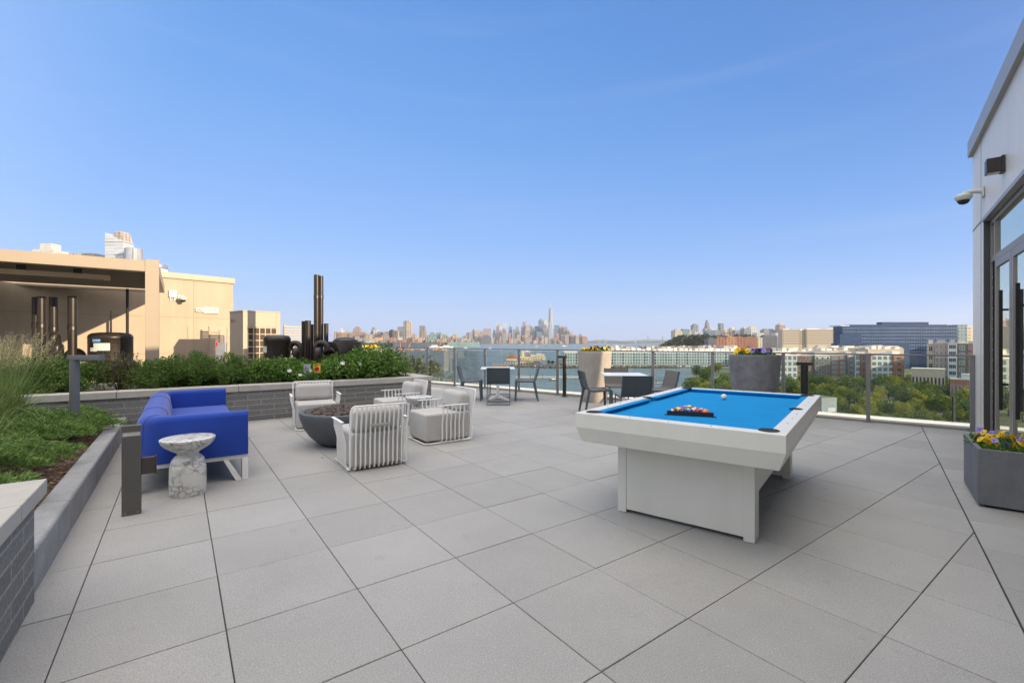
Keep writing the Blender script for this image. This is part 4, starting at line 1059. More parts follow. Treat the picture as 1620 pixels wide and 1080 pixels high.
tag(MB().lathe([(.006,0),(.006,.34),(.003,.36)], 8).build('lightning_rod', MT['galv'], loc=(UP-.75, ud0+.2, zu)), 'thin lightning rod rising behind the cooling unit', 'rod')
# switch box
p = AT(350, 10.6); sw = thing('switch_box', 'grey electrical switch box with a red handle left of the cooling unit', 'switch box', (p.x, p.y, 0), YAW+20)
zb_, zt_ = ZT(568, 10.6), ZT(542, 10.6)
MB().box(-.10, .10, -.06, .06, zb_, zt_).build('case', MT['galv'], sw, bevel=.006)
MB().box(.02, .06, .0, .04, 0, zb_-.001).build('stand', MT['galv'], sw)
MB().box(-.09, -.055, -.10, -.0605, zt_-.07, zt_+.02).build('handle', MT['sign_red'], sw)
MB().tube([(.06,0,zt_),(.06,0,zt_+.14)], .018, 8).build('conduit', MT['galv'], sw)
# slatted screens
def screen(name, label, x, y0, y1, z0, z1, n, mat):
    t = thing(name, label, 'screen', (x, y0, 0), group='slatted metal screens')
    m = MB(); dz = (z1-z0)/n
    for k in range(n): m.box(-.02, .02, .0, y1-y0, z0+dz*k, z0+dz*(k+.55))
    m.build('slats', mat, t)
    m = MB(); m.box(-.05, -.021, .01, .05, 0, z1).box(-.05, -.021, y1-y0-.05, y1-y0-.01, 0, z1); m.build('posts', mat, t)
d0, d1 = PLX(330, -14.75)[0], PLX(362, -14.75)[0]
screen('slat_screen', 'small beige slatted screen in front of the beige wall beside the cooling unit', -14.75, d0, d1, .75, ZT(515.5, 13.2), 17, MT['beige_trim'])
d0, d1 = PLX(449, -13.2)[0], PLX(500, -13.2)[0]
screen('slat_screen', 'beige slatted screen behind the black pipe cluster', -13.2, d0, d1, .7, ZT(514, PLX(470,-13.2)[1]), 15, MT['beige_trim'])

# pipes, hooked vents and fans
def vpipe(px, wpx, Y, pytop, label, grp, collar=None):
    p = AT(px, Y); r = wpx/2/F*Y; zt = ZT(pytop, Y); t = thing('vent_pipe', label, 'pipe', (p.x, p.y, 0), group=grp)
    MB().lathe([(r,0),(r,zt),(r*.86,zt),(r*.86,zt-.1),(.002,zt-.1)], 24).build('tube', MT['ink'], t, smooth=True)
    if collar: zc = ZT(collar, Y); MB().lathe([(r*1.0,zc-.10),(r*1.09,zc-.095),(r*1.09,zc+.0),(r*1.0,zc+.01)], 24).build('collar', MT['ink'], t, smooth=True)
vpipe(65.5, 11.2, 8.6, 469, 'tall black vent pipe, second from left beside the pergola', 'left vent pipes', 511)
vpipe(56.8, 9.4, 9.2, 470, 'tall black vent pipe, leftmost beside the pergola', 'left vent pipes', 511)
vpipe(84.8, 11, 9.0, 470, 'tall black vent pipe behind the three stacked hooked vents', 'left vent pipes', 516)
vpipe(114.6, 11.4, 8.8, 468.6, 'tall black vent pipe rising above the grey path light', 'left vent pipes', 515)
vpipe(480.5, 6.5, 10.2, 508, 'black vent pipe at the left of the middle cluster', 'middle vent pipes')
vpipe(487.2, 9.0, 9.9, 507, 'thick short black vent pipe left of the tallest pipe', 'middle vent pipes')
vpipe(493.2, 5.5, 10.1, 513, 'thin short black vent pipe just left of the tallest pipe', 'middle vent pipes')
vpipe(500.8, 8.0, 9.9, 434.8, 'tallest black vent pipe, left one of the joined pair', 'middle vent pipes', 466)
vpipe(507.6, 7.4, 9.95, 436.5, 'tallest black vent pipe, right one of the joined pair', 'middle vent pipes', 466)
vpipe(516.0, 6.8, 9.9, 511.5, 'short black vent pipe right of the tallest pair', 'middle vent pipes')
def gooseneck(px, Y, pytop, wpx, spanpx, head, label, z0=0):
    p = AT(px, Y); r = wpx/2/F*Y; sp = spanpx/F*Y/2; zt = ZT(pytop, Y)-r-sp
    t = thing('hooked_vent', label, 'vent', (p.x, p.y, 0), YAW+head, 'hooked vent pipes'); P = [(0,0,z0),(0,0,zt)]
    for k in range(1, 10): a = math.pi*k/10*1.05; P.append((sp*(1-math.cos(a)), 0, zt+sp*math.sin(a)))
    P.append((2*sp, 0, zt-.02)); m = MB(); m.tube(P, r, 16); m.build('tube', MT['ink'], t, smooth=True)
    MB().lathe([(r*1.12,-.035),(r*1.12,.01),(r*.85,.01),(r*.85,-.034)], 20, (2*sp,0)).build('rim', MT['ink'], t).location = (0,0,zt-.02)
gooseneck(90, 8.55, 525, 10, 9, -70, 'hooked black vent, topmost of the three stacked near the left pipes')
gooseneck(95, 8.45, 541, 10, 9, -70, 'hooked black vent, middle of the three stacked near the left pipes')
gooseneck(94, 8.35, 556, 10, 10, -70, 'hooked black vent, lowest of the three stacked near the left pipes')
gooseneck(107.5, 8.9, 550, 12, 21, 5, 'wide hooked black vent behind the grey path light')
gooseneck(475, 9.5, 538, 8.5, 16, 180, 'hooked black vent left of the middle pipe cluster')
gooseneck(469, 9.2, 549, 11, 5, -80, 'low hooked black vent nearest the upright black tank')
gooseneck(500, 9.4, 537.5, 9, 18, 0, 'hooked black vent in front of the tallest pipes')
gooseneck(504, 9.15, 549, 10, 8, -75, 'low hooked black vent in front of the tallest pipes')
gooseneck(513, 9.6, 549, 8, 18, 0, 'low hooked black vent left of the wide domed fan')
def fan(px, Y, wpx, pytop, pybot, label, flare=True, stick=True, dome=.06):
    p = AT(px, Y); r = wpx/2/F*Y; zt, zb = ZT(pytop, Y), ZT(pybot, Y)
    t = thing('exhaust_fan', label, 'exhaust fan', (p.x, p.y, 0), YAW, 'round black roof fans')
    MB().lathe([(r,zb),(r*1.0,zt-.12),(r*1.02,zt-.10),(r*1.0,zt-.085),(r*.96,zt-.05),(r*.85,zt-.022),(r*.5,zt-.004),(.01,zt)], 48).build('drum', MT['ink'], t, smooth=True, ang=50)
    if flare: MB().lathe([(r*.8,zb-.36),(r*.84,zb-.24),(r*1.22,zb-.20),(r*1.30,zb-.13),(r*1.22,zb-.05),(r*1.02,zb-.001)], 48).build('skirt', MT['ink'], t, smooth=True, ang=50)
    MB().lathe([(r*.62,.0),(r*.62,zb-.37 if flare else zb-.001)], 32).build('curb', MT['matte_black'], t, smooth=True)
    return t, r, zt, zb
t, r, zt, zb = fan(175.5, 8.9, 55, 525.5, 570, 'black upblast exhaust fan with white stickers under the pergola end')
def sticker(t, r, a, z, w_, h_, mat, name='sticker'):
    m = MB(); n = 6; da = w_/r; V = []
    for k in range(n+1):
        an = R(-90)+a+da*(k/n-.5)
        for zz in (z-h_/2, z+h_/2): V.append(((r+.003)*math.cos(an), (r+.003)*math.sin(an), zz))
    m.add(V, [(2*k, 2*k+2, 2*k+3, 2*k+1) for k in range(n)]); m.build(name, mat, t)
sticker(t, r, .06, zt-.16, .14, .05, MT['sticker_blue']); sticker(t, r, .30, zt-.28, .26, .14, MT['sign_white'], 'data_plate'); sticker(t, r+.001, -.1, zt-.33, .14, .07, MT['sign_white'])
tag(MB().lathe([(.016,0),(.016,.02),(.014,.40),(.012,.43)], 10).build('fan_rod', MT['ink'], loc=t.location+Vector((0,0,zt-.005))), 'thin dark rod standing on the left exhaust fan', 'rod')
vents = MB()
for s_ in (-.75, .95):
    for k in range(3):
        an = R(-90)+s_; z = zt-.14-.035*k; u = Vector((-math.sin(an), math.cos(an), 0))*.05; c = Vector(((r+.002)*math.cos(an), (r+.002)*math.sin(an), z)); d = Vector((math.cos(an), math.sin(an), 0))*.006
        vents.add([c-u, c+u, c+u+d+Vector((0,0,.008)), c-u+d+Vector((0,0,.008))], [(0,1,2,3)])
vents.build('vent_slots', MT['ink'], t)
t, r, zt, zb = fan(438.5, 9.5, 39, 529.5, 566, 'upright black round tank fan right of the cooling unit', False)
sticker(t, r, -.65, zt-.30, .16, .13, MT['sign_white'], 'data_plate')
p = AT(546, 9.9); r = 52/2/F*9.9; t = thing('exhaust_fan', 'wide low black roof fan with a domed lid behind the roses', 'exhaust fan', (p.x, p.y, 0), YAW, 'round black roof fans')
z0_, z1_ = ZT(565, 9.9), ZT(541, 9.9)
MB().lathe([(r*.85,0),(r*.85,z0_-.01),(r*1.03,z0_),(r*1.03,z0_+.02),(r,z0_+.03),(r,z1_),(r*.99,z1_+.01),(r*.4,z1_+.012)], 56).build('drum', MT['ink'], t, smooth=True)
MB().lathe([(r*.70,z1_+.013),(r*.70,z1_+.035),(r*.55,z1_+.075),(r*.3,z1_+.10),(.01,z1_+.108)], 48).build('lid', MT['ink'], t, smooth=True)
m = MB(); m.M = Matrix.Translation((-.05,-r-.0,z0_+.17)) @ Matrix.Rotation(R(90), 4, 'X'); m.lathe([(.035,-.01),(.035,.02),(.02,.02),(.02,.005)], 16); m.build('cable_gland', MT['matte_black'], t)

# ---------------------------------------------------------------- pergola (aligned with the paving rows)
pr = W(-6.62, 8.4); zp = 2.82; PG = 4.35; PL = 7.5
pg = thing('pergola', 'tan metal louvred pergola at the left edge against the beige building', 'pergola', pr+(0,), ABR)
ps = .20
def pg_post(x, y): MB().box(x-ps/2, x+ps/2, y-ps/2, y+ps/2, .0, zp+.02).build('post', MT['tan_metal'], pg, bevel=.004)
pg_post(0, 0)
MB().box(-PL, -ps/2-.001, -ps/2+.01, ps/2-.01, zp-.20, zp-.005).build('front_beam', MT['tan_metal'], pg, bevel=.004)
MB().box(-ps/2+.01, ps/2-.01, ps/2+.001, PG, zp-.20, zp-.01).build('side_beam', MT['tan_metal'], pg, bevel=.004)
MB().box(-PL, -ps/2-.001, PG-.1, PG+.08, zp-.20, zp-.01).build('rear_beam', MT['tan_metal'], pg, bevel=.004)
lvm = MB(); lvm.box(-PL+.01, -ps/2-.01, -.078, .070, -.004, .010).box(-PL+.01, -ps/2-.01, .056, .070, -.045, -.0045)
lv0 = None; nl = int((PG-.25)/.172)
for k in range(nl):
    y = .20+.172*k
    if lv0 is None: lv0 = lvm.build('louvre', MT['louver'], pg); q = lv0
    else: q = lv0.copy(); COL.objects.link(q)
    q.location = (0, y, zp-.10)
ht = thing('strip_heater', 'long tan strip heater hanging under the pergola louvres', 'heater', AT(80, 8.15, 0), ABR)
zh = ZT(434, 8.15)
MB().box(-.80, .80, -.06, .06, zh-.045, zh+.045).build('body', MT['heater'], ht, bevel=.006)
MB().box(.30, .42, -.03, .03, zh+.0455, zp-.135).box(-.42, -.30, -.03, .03, zh+.0455, zp-.135).build('bracket', MT['jamb'], ht)
MB().box(-.72, .72, -.045, .045, zh-.050, zh-.0455).build('element', MT['jamb'], ht)
p = AT(201.5, 11.0); tag(MB().lathe([(.03,0),(.03,zp-.2)], 12).build('drain_pole', MT['ink'], loc=(p.x, p.y, 0)), 'thin dark drain pole below the rear of the pergola', 'pole')

# ---------------------------------------------------------------- right building with glass doors, plane x = XR
XR, DE, ZR = 1.125, 9.90, 4.33; DO, ZO = 8.97, 3.04
rb = thing('penthouse_building', 'light grey metal panel building with glass doors at the right edge', 'building', (XR, 0, 0))
wl = MB().box(0, .30, DO, DE, -.04, ZR-.14)
wl.box(0, .30, -9, DO-.001, ZO, ZR-.14).build('wall', MT['panel'], rb)
MB().box(.30, 13, DO+.0, DE, -.04, ZR-.15).box(.32, 13, -9, DO-.01, -.04, ZR-.15).build('body', MT['panel'], rb)
MB().box(-.055, 13, -9, DE+.05, ZR-.14, ZR+.10).build('coping', MT['coping'], rb, bevel=.006)
jn = MB().box(-.002, .004, 9.17, 9.185, 0, ZR-.142).box(-.0022, .0038, -9, DE-.002, 3.02+.02, 3.052).box(-.002, .004, 9.186, DE, ZO-.01, ZO+.002).box(-.002, .004, 5.0, 5.015, ZO+.02, ZR-.145)
jn.build('panel_joint', MT['panel_dark'], rb)
MB().box(-.02, .05, -9, DO-.001, ZO-.05, ZO-.001).build('head_trim', MT['coping'], rb)
MB().box(-.004, .075, DO-.05, DO-.001, 0, ZO-.052).build('jamb', MT['jamb'], rb)
gm_, gt, gb = nodes('door_glass'); gb.inputs['Base Color'].default_value = (.16,.18,.16,1); gb.inputs['Roughness'].default_value = .02
gb.inputs['Specular IOR Level'].default_value = 1.0; gb.inputs['IOR'].default_value = 2.2
_gl = N(gt, 'ShaderNodeBsdfGlossy', i_Roughness=.01); _gl.inputs[0].default_value = (.90,.90,.76,1); _ms = N(gt, 'ShaderNodeMixShader', i_0=.8)
gt.links.new(gb.outputs[0], _ms.inputs[1]); gt.links.new(_gl.outputs[0], _ms.inputs[2]); gt.links.new(_ms.outputs[0], gt.nodes['Material Output'].inputs[0])
MT['door_glass'] = gm_
ZTN = ZT(412, PLX(1566, 1.18)[1])          # transom height
f = MB(); x0, x1 = .055, .10
f.box(x0, x1, -9, DO-.052, ZO-.11, ZO-.052)
f.box(x0+.001, x1-.001, -9, DO-.052, ZTN-.05, ZTN+.03)
f.box(x0+.0005, x1-.0005, DO-.09, DO-.0525, 0, ZO-.111)
for d in (8.58, 6.73, 4.9, 3.0): f.box(x0-.003, x1-.002, d, d+.05, 0, ZO-.112)
f.build('door_frame', MT['frame_alu'], rb, bevel=.003)
MB().box(x0-.02, x0-.0035, 8.585, 8.60, .05, ZTN-.052).build('hinge_strip', MT['matte_black'], rb)
hs = MB()
for k in range(16): hs.box(x0-.024, x0-.0205, 8.588, 8.597, .15+.135*k, .175+.135*k)
hs.build('hinge_pins', MT['galv'], rb)
MB().box(x0+.02, x0+.03, -9, DO-.10, ZTN+.031, ZO-.112).build('transom_glass', MT['door_glass'], rb)
MB().box(x0+.02, x0+.03, 8.632, DO-.092, .1, ZTN-.052).build('side_glass', MT['jamb'], rb)
for da, db, hd in ((7.63, 8.565, 7.74), (6.79, 7.61, 6.90), (4.96, 6.72, 5.1)):
    dr = MB().box(x0-.006, x1-.01, da, da+.085, .02, ZTN-.056).box(x0-.006, x1-.01, db-.085, db, .02, ZTN-.056).box(x0-.005, x1-.011, da+.086, db-.086, ZTN-.15, ZTN-.056).box(x0-.005, x1-.011, da+.086, db-.086, .02, .22)
    dd = dr.build('door', MT['frame_alu'], rb, bevel=.002)
    MB().box(x0+.012, x0+.02, da+.086, db-.086, .221, ZTN-.151).build('door_glass', MT['door_glass'], dd)
    h_ = MB().box(x0-.085, x0-.055, hd-.015, hd+.015, .55, 1.95)
    for z in (.85, 1.72): h_.box(x0-.054, x0-.0065, hd-.01, hd+.01, z-.012, z+.012)
    h_.build('handle', MT['matte_black'], dd)
# sconce and camera
D, t_ = PLX(1589, XR); zc = ZT(261, t_)
sn_ = thing('wall_sconce', 'black box wall light on the grey panel wall', 'wall light', (XR-.003, D, zc))
MB().box(-.03, 0, -.07, .07, -.085, .10).build('back_plate', MT['black'], sn_, bevel=.003)
MB().box(-.15, -.031, -.075, .065, -.08, .085).build('housing', MT['ink'], sn_, bevel=.004)
MB().box(-.14, -.04, -.06, .05, -.084, -.0805).build('lens', MT['lamp_white'], sn_)
D, t_ = PLX(1557, XR); e = thing('dome_camera', 'white dome security camera on an arm at the right building corner', 'camera', (XR-.003, D, ZT(304, t_))); dome_cam(e, -1)

# ================================================================ the world beyond the terrace
ZG, ZW = CAMH-28., CAMH-28.6
def far(cx, cyy, z=0): x, y = W(cx, cyy); return Vector((x, y, z))
# water, land
m, t, b = nodes('river_water'); lk = t.links.new
b.inputs['Base Color'].default_value = (.115,.150,.150,1); b.inputs['Roughness'].default_value = .22; b.inputs['IOR'].default_value = 1.33; b.inputs['Specular IOR Level'].default_value = .5
tcn = N(t, 'ShaderNodeTexCoord'); mpn = N(t, 'ShaderNodeMapping'); mpn.inputs['Rotation'].default_value = (0,0,R(-YAW)); mpn.inputs['Scale'].default_value = (.55,1.,1); lk(tcn.outputs['Object'], mpn.inputs[0])
n1 = N(t, 'ShaderNodeTexNoise', i_Scale=.22, i_Detail=8, i_Roughness=.65); lk(mpn.outputs[0], n1.inputs[0])
bn = N(t, 'ShaderNodeBump', i_Strength=1., i_Distance=1.6); lk(n1.outputs[0], bn.inputs['Height']); lk(bn.outputs[0], b.inputs['Normal'])
n2 = N(t, 'ShaderNodeTexNoise', i_Scale=.012, i_Detail=6, i_Roughness=.7); lk(mpn.outputs[0], n2.inputs[0])
r2 = N(t, 'ShaderNodeMapRange', i_1=.35, i_2=.65, i_3=.20, i_4=.45); lk(n2.outputs[0], r2.inputs[0]); lk(r2.outputs[0], b.inputs['Roughness'])
MT['water'] = m
o = MB().add([far(-30000,-3000), far(30000,-3000), far(30000,30000), far(-30000,30000)], [(0,1,2,3)]).build('river_water', MT['water'], loc=(0,0,ZW)); struct(o, 'wide calm blue-grey river')
MT['ground'] = pm('ground_green', (.085,.10,.045), .95, var=.5, scale=.05)
MT['far_ground'] = pm('ground_far', (.075,.09,.07), .95, var=.3, scale=.004)
MT['asphalt'] = pm('asphalt', (.075,.075,.075), .9, var=.15, scale=.3)
MT['rock'] = pm('rock', (.10,.09,.075), .95, var=.5, scale=.6)
def land(name, poly, z, mat, label, th=1.2):
    P = [far(x, y) for x, y in poly]; a = sum(P[i].x*P[(i+1)%len(P)].y-P[(i+1)%len(P)].x*P[i].y for i in range(len(P)))
    if a < 0: P.reverse()
    return struct(MB().prism([(p.x, p.y) for p in P], z-th, z).build(name, mat), label)
land('park_ground', [(66,172),(118,300),(158,395),(205,480),(420,520),(1500,500),(1500,-200),(30,-200),(40,100)], ZG, MT['ground'], 'green park ground below the terrace')
land('street', [(60,-150),(100,-150),(330,520),(250,520)], ZG+.03, MT['asphalt'], 'grey street running behind the park trees', .02)
land('cove_road', [(34,500),(56,495),(215,495),(230,520),(150,560),(32,560),(-8,565),(-10,520)], ZG+.01, MT['asphalt'], 'narrow parking pier along the water')
land('jersey_shore', [(60,560),(640,545),(3000,400),(5000,4500),(1450,3600),(420,980),(130,900),(60,640)], ZG-.02, MT['far_ground'], 'built-up far bank on the right')
land('manhattan_shore', [(-9000,1200),(-1500,1400),(-1150,2200),(-420,2900),(-150,4900),(260,5450),(900,5560),(900,6400),(-9000,6400)], ZG-.03, MT['far_ground'], 'far river bank under the skyline')
# hills on the horizon
def hill(name, px0, px1, pyt, Y, depth, mat, label, seed, n=40):
    random.seed(seed); x0, x1 = (px0-810)/F*Y, (px1-810)/F*Y; H = ZT(pyt, Y)-ZG; mb = MB(); nn = n; mm = 8
    vs_ = []; fs = []
    ph = [random.uniform(0, 6) for _ in range(5)]
    for j in range(mm+1):
        for i in range(nn+1):
            u = i/nn; v = j/mm; prof = min(1, u*5, (1-u)*5)**.7*(.78+.12*math.sin(u*9+ph[0])+.10*math.sin(u*23+ph[1]))
            h = H*prof*math.sin(math.pi*min(1, v*.9+.02))**.5 if v < .95 else 0
            p = far(x0+(x1-x0)*u, Y+depth*(v-.3)); vs_.append((p.x, p.y, ZG-.1+h))
    for j in range(mm):
        for i in range(nn): a = j*(nn+1)+i; fs.append((a, a+1, a+nn+2, a+nn+1))
    return struct(mb.add(vs_, fs).build(name, mat, smooth=True, ang=180), label)
MT['wood_hill'] = pm('wooded', (.035,.055,.022), .95, var=.6, scale=.03)
hill('far_hill', 905, 1160, 536.5, 9500, 1500, MT['far_ground'], 'low hazy land on the horizon right of the skyline', 3)
hill('far_hill', 930, 1010, 538.5, 7600, 600, MT['far_ground'], 'faint low island on the horizon', 4)
hill('wooded_bluff', 1046, 1210, 534, 1500, 260, MT['wood_hill'], 'dark wooded bluff under the cream apartment slabs', 5, 60)

# ---- far towers
FACN = {}
def fac(cn, wall, glass, **kw):
    FACN[cn] = m_facade('facade_'+cn.replace(' ', '_'), wall, glass, **kw)
fac('beige', (.42,.35,.26), (.12,.12,.12), fh=9, bw=12, gw=.5, gh=.5, mott=.3)
fac('tan', (.36,.31,.26), (.12,.10,.09), fh=9, bw=14, gw=.45, gh=.5, mott=.3)
fac('pink brown', (.30,.245,.215), (.12,.08,.07), fh=9, bw=12, gw=.45, gh=.5, mott=.3)
fac('red', (.30,.19,.16), (.12,.06,.05), fh=9, bw=12, gw=.4, gh=.5, mott=.3)
fac('grey', (.22,.225,.23), (.07,.09,.11), fh=9, bw=12, gw=.55, gh=.6, mott=.3)
fac('dark grey', (.12,.125,.135), (.04,.05,.07), fh=9, bw=12, gw=.6, gh=.6, mott=.3)
fac('pale grey', (.45,.45,.44), (.15,.18,.20), fh=9, bw=12, gw=.5, gh=.5, mott=.2)
fac('blue glass', (.14,.20,.26), (.07,.12,.18), fh=8, bw=10, gw=.8, gh=.7, mott=.3, rough=.5)
fac('white', (.48,.47,.44), (.22,.22,.21), fh=9, bw=10, gw=.4, gh=.5, mott=.15)
fac('tower glass', (.27,.30,.32), (.17,.21,.25), fh=14, bw=12, gw=.5, gh=.5, mott=.15, rough=.6)
fac('teal', (.22,.32,.31), (.08,.15,.16), fh=8, bw=12, gw=.6, gh=.6, mott=.25)
fac('orange', (.55,.30,.10), (.3,.15,.06), fh=9, bw=12, gw=.4, gh=.4, mott=.25)
bcount = [0]
def bldg(name, label, cat, px0, px1, pyt, Y, mat, depth=None, rot=0, style='box', grp=None, zb=None, pyt2=None):
    w_ = (px1-px0)/F*Y; d_ = depth if depth else max(14, min(w_*.8, 60)); zb = ZG-.15 if zb is None else zb
    H = ZT(pyt, Y)-zb; cx_ = ((px0+px1)/2-810)/F*Y; bcount[0] += 1
    eps = .13*(bcount[0] % 7)
    o0 = far(cx_, Y+eps); o0.z = zb; m = MB(); x = w_/2
    if style == 'box':
        m.box(-x, x, 0, d_, 0, H)
    elif style == 'cap':      # small mechanical penthouse
        m.box(-x, x, 0, d_, 0, H*.94); m.box(-x*.55, x*.55, d_*.2, d_*.8, H*.94+.02, H)
    elif style == 'step':
        m.box(-x, x, 0, d_, 0, H*.74); m.box(-x*.72, x*.72, d_*.12, d_*.88, H*.74+.02, H*.9); m.box(-x*.42, x*.42, d_*.25, d_*.75, H*.9+.02, H)
    elif style == 'round':
        m.lathe([(x,0),(x,H*.93),(x*.8,H*.97),(x*.35,H)], 20, (0, x))
    elif style == 'cyl':
        m.lathe([(x,0),(x,H-2),(x*.9,H-1.9),(x*.9,H)], 28, (0, x))
    elif style == 'dome':
        m.box(-x, x, 0, d_, 0, H*.86); m.lathe([(x*.98,H*.86+.02),(x*.9,H*.91),(x*.6,H*.97),(x*.1,H)], 16, (0, d_/2))
    elif style == 'spire':
        m.box(-x, x, 0, d_, 0, H*.72); m.box(-x*.6, x*.6, d_*.2, d_*.8, H*.72+.02, H*.86); m.lathe([(x*.4,H*.86+.03),(.3,H)], 6, (0, d_/2))
    elif style == 'slant':    # roof slopes
        h2 = ZT(pyt2, Y)-zb
        m.add([(-x,0,0),(x,0,0),(x,d_,0),(-x,d_,0),(-x,0,H),(x,0,h2),(x,d_,h2),(-x,d_,H)], [(3,2,1,0),(4,5,6,7),(0,1,5,4),(1,2,6,5),(2,3,7,6),(3,0,4,7)])
    elif style == 'pyramid':
        m.box(-x, x, 0, d_, 0, H*.88); m.add([(-x,0,H*.88+.02),(x,0,H*.88+.02),(x,d_,H*.88+.02),(-x,d_,H*.88+.02),(0,d_/2,H)], [(3,2,1,0),(0,1,4),(1,2,4),(2,3,4),(3,0,4)])
    o = m.build(name, mat, loc=o0, rotz=YAW+rot)
    return tag(o, label, cat, grp)
# downtown skyline, columns read from the photograph (scale 6.75, origin 720, 470)
DT = [(128,180,375,'pink brown','box'),(178,208,340,'grey','cap'),(206,232,356,'tan','box'),(228,252,350,'tan','cap'),(252,300,360,'pink brown','step'),(300,382,333,'pink brown','box'),
 (400,436,345,'dark grey','step'),(438,468,265,'pale grey','cap'),(465,500,352,'red','box'),(486,500,316,'white','box'),(505,526,278,'pale grey','cap'),(528,550,280,'pale grey','cap'),(508,550,372,'red','box'),
 (573,608,310,'blue glass','cap'),(613,640,340,'grey','box'),(634,690,300,'grey','spire'),(700,728,310,'dark grey','step'),(722,752,254,'tan','round'),(752,822,297,'tan','cap'),(745,798,352,'pink brown','box'),
 (820,852,312,'grey','spire'),(850,892,310,'dark grey','box'),(890,948,224,'blue glass','dome'),(948,992,250,'white','box'),(940,982,292,'grey','cap'),(1000,1052,330,'dark grey','cap'),
 (1062,1112,297,'blue glass','box'),(1113,1170,304,'tan','cap'),(1160,1198,312,'grey','cap'),(1195,1224,350,'grey','step'),(1222,1252,364,'tan','cap'),(1250,1290,390,'pink brown','pyramid'),(1288,1322,408,'tan','cap'),(1318,1364,392,'grey','step'),(1360,1396,420,'red','box'),
 (270,385,402,'dark grey','step'),(560,600,380,'grey','box'),(655,700,395,'pink brown','cap'),(870,925,368,'blue glass','box'),(920,975,380,'dark grey','box'),(1080,1110,385,'red','box'),(1135,1175,400,'tan','box'),(1175,1215,400,'pink brown','box')]
DT.sort(key=lambda q: q[0])
ordw = lambda n: f"{n}{'th' if 10 <= n % 100 <= 20 else {1:'st',2:'nd',3:'rd'}.get(n % 10,'th')}"
sty = {'box':'flat-topped','cap':'flat-topped','step':'stepped','round':'rounded','cyl':'round','dome':'dome-topped','spire':'spired','slant':'slanted','pyramid':'pyramid-topped'}
for i, (x0, x1, yt, cn, st) in enumerate(DT):
    bldg('skyline_tower', f'hazy {cn} {sty[st]} tower, {ordw(i+1)} from left in the downtown skyline', 'tower', 720+x0/6.75, 720+x1/6.75, 470+yt/6.75, 5450+(yt-300)*-1.6+(i % 5)*14, FACN[cn], 45, 0, st, 'downtown skyline towers')
# the tallest tower: tapering chamfered shaft with an antenna
tw = thing('glass_skyscraper', 'tallest tapering glass skyscraper with an antenna in the downtown skyline', 'skyscraper', far((720+1020/6.75-810)/F*5380, 5380, ZG-.1), YAW)
wb = 26/F*5380*.135; HT = ZT(470+130/6.75, 5380)-ZG; wb = (1048-993)/6.75/2/F*5380
wt = wb*.62
m = MB(); V = [(-wb,-wb,0),(wb,-wb,0),(wb,wb,0),(-wb,wb,0),(0,-wt*1.15,HT),(wt*1.15,0,HT),(0,wt*1.15,HT),(-wt*1.15,0,HT)]
m.add(V, [(3,2,1,0),(4,5,6,7),(0,1,4),(1,5,4),(1,2,5),(2,6,5),(2,3,6),(3,7,6),(3,0,7),(0,4,7)]); m.build('shaft', FACN['tower glass'], tw)
MB().lathe([(wt*.7,HT+.1),(wt*.7,HT+14)], 16).build('crown', FACN['grey'], tw)
HA = ZT(470+45/6.75, 5380)-ZG; MB().lathe([(5,HT+14.1),(3,HT+60),(1.6,HA)], 8).build('antenna', FACN['pale grey'], tw)
# midtown / chelsea bank (scale 8.1, origin 540, 470)
UT = [(-95,-40,440,'tan','box'),(-40,0,455,'red','box'),(-20,-2,400,'white','cap'),(25,105,435,'beige','cap'),(105,135,455,'pink brown','box'),(130,250,378,'pink brown','step'),(250,300,446,'pink brown','cap'),(300,372,470,'tan','box'),(372,428,384,'grey','step'),(405,460,420,'pale grey','box'),
 (455,530,446,'pink brown','cap'),(520,606,440,'pink brown','step'),(452,500,515,'orange','box'),(608,662,414,'dark grey','cap'),(655,720,426,'beige','box'),(720,796,378,'grey','box'),(725,785,512,'white','box'),(893,952,470,'tan','cap'),
 (998,1026,363,'grey','box'),(1040,1061,364,'grey','box'),(1022,1075,432,'pink brown','box'),(1026,1112,485,'pink brown','box'),(936,1016,520,'orange','box'),(893,940,500,'tan','box'),(1110,1200,450,'teal','step'),(1190,1300,452,'teal','cap'),(1268,1310,470,'beige','box'),(1316,1356,478,'teal','cap'),
 (1356,1400,505,'tan','box'),(1405,1425,500,'beige','box'),(1418,1482,474,'beige','cap'),(1482,1556,515,'teal','box'),(1550,1602,482,'grey','pyramid'),(1600,1640,450,'grey','cap')]
for i, (x0, x1, yt, cn, st) in enumerate(sorted(UT)):
    bldg('riverside_tower', f'{cn} {sty[st]} building, {ordw(i+1)} from left on the near far-bank skyline', 'building', 540+x0/8.1, 540+x1/8.1, 470+yt/8.1, 2480+(450-yt)*1.1+(i % 6)*9, FACN[cn], 40, 0, st, 'riverside skyline buildings')
t = thing('twisted_tower', 'tallest beige riverside tower with a slanted curved top and a grey side', 'tower', far((540+845/8.1-810)/F*2450, 2450, ZG-.1), YAW)
k = 2450/F/8.1; H1, H2, H3 = ZT(470+300/8.1,2450)-ZG, ZT(470+306/8.1,2450)-ZG, ZT(470+325/8.1,2450)-ZG
m = MB(); P = [(-8*k,0),(-14*k,0)]
m.add([(-52*k,0,0),(-15*k,0,0),(-15*k,30,0),(-52*k,30,0),(-50*k,0,H1-3),(-8*k,0,H1),(-8*k,30,H1),(-50*k,30,H1-3)], [(3,2,1,0),(4,5,6,7),(0,1,5,4),(1,2,6,5),(2,3,7,6),(3,0,4,7)]); m.build('grey_wing', FACN['grey'], t)
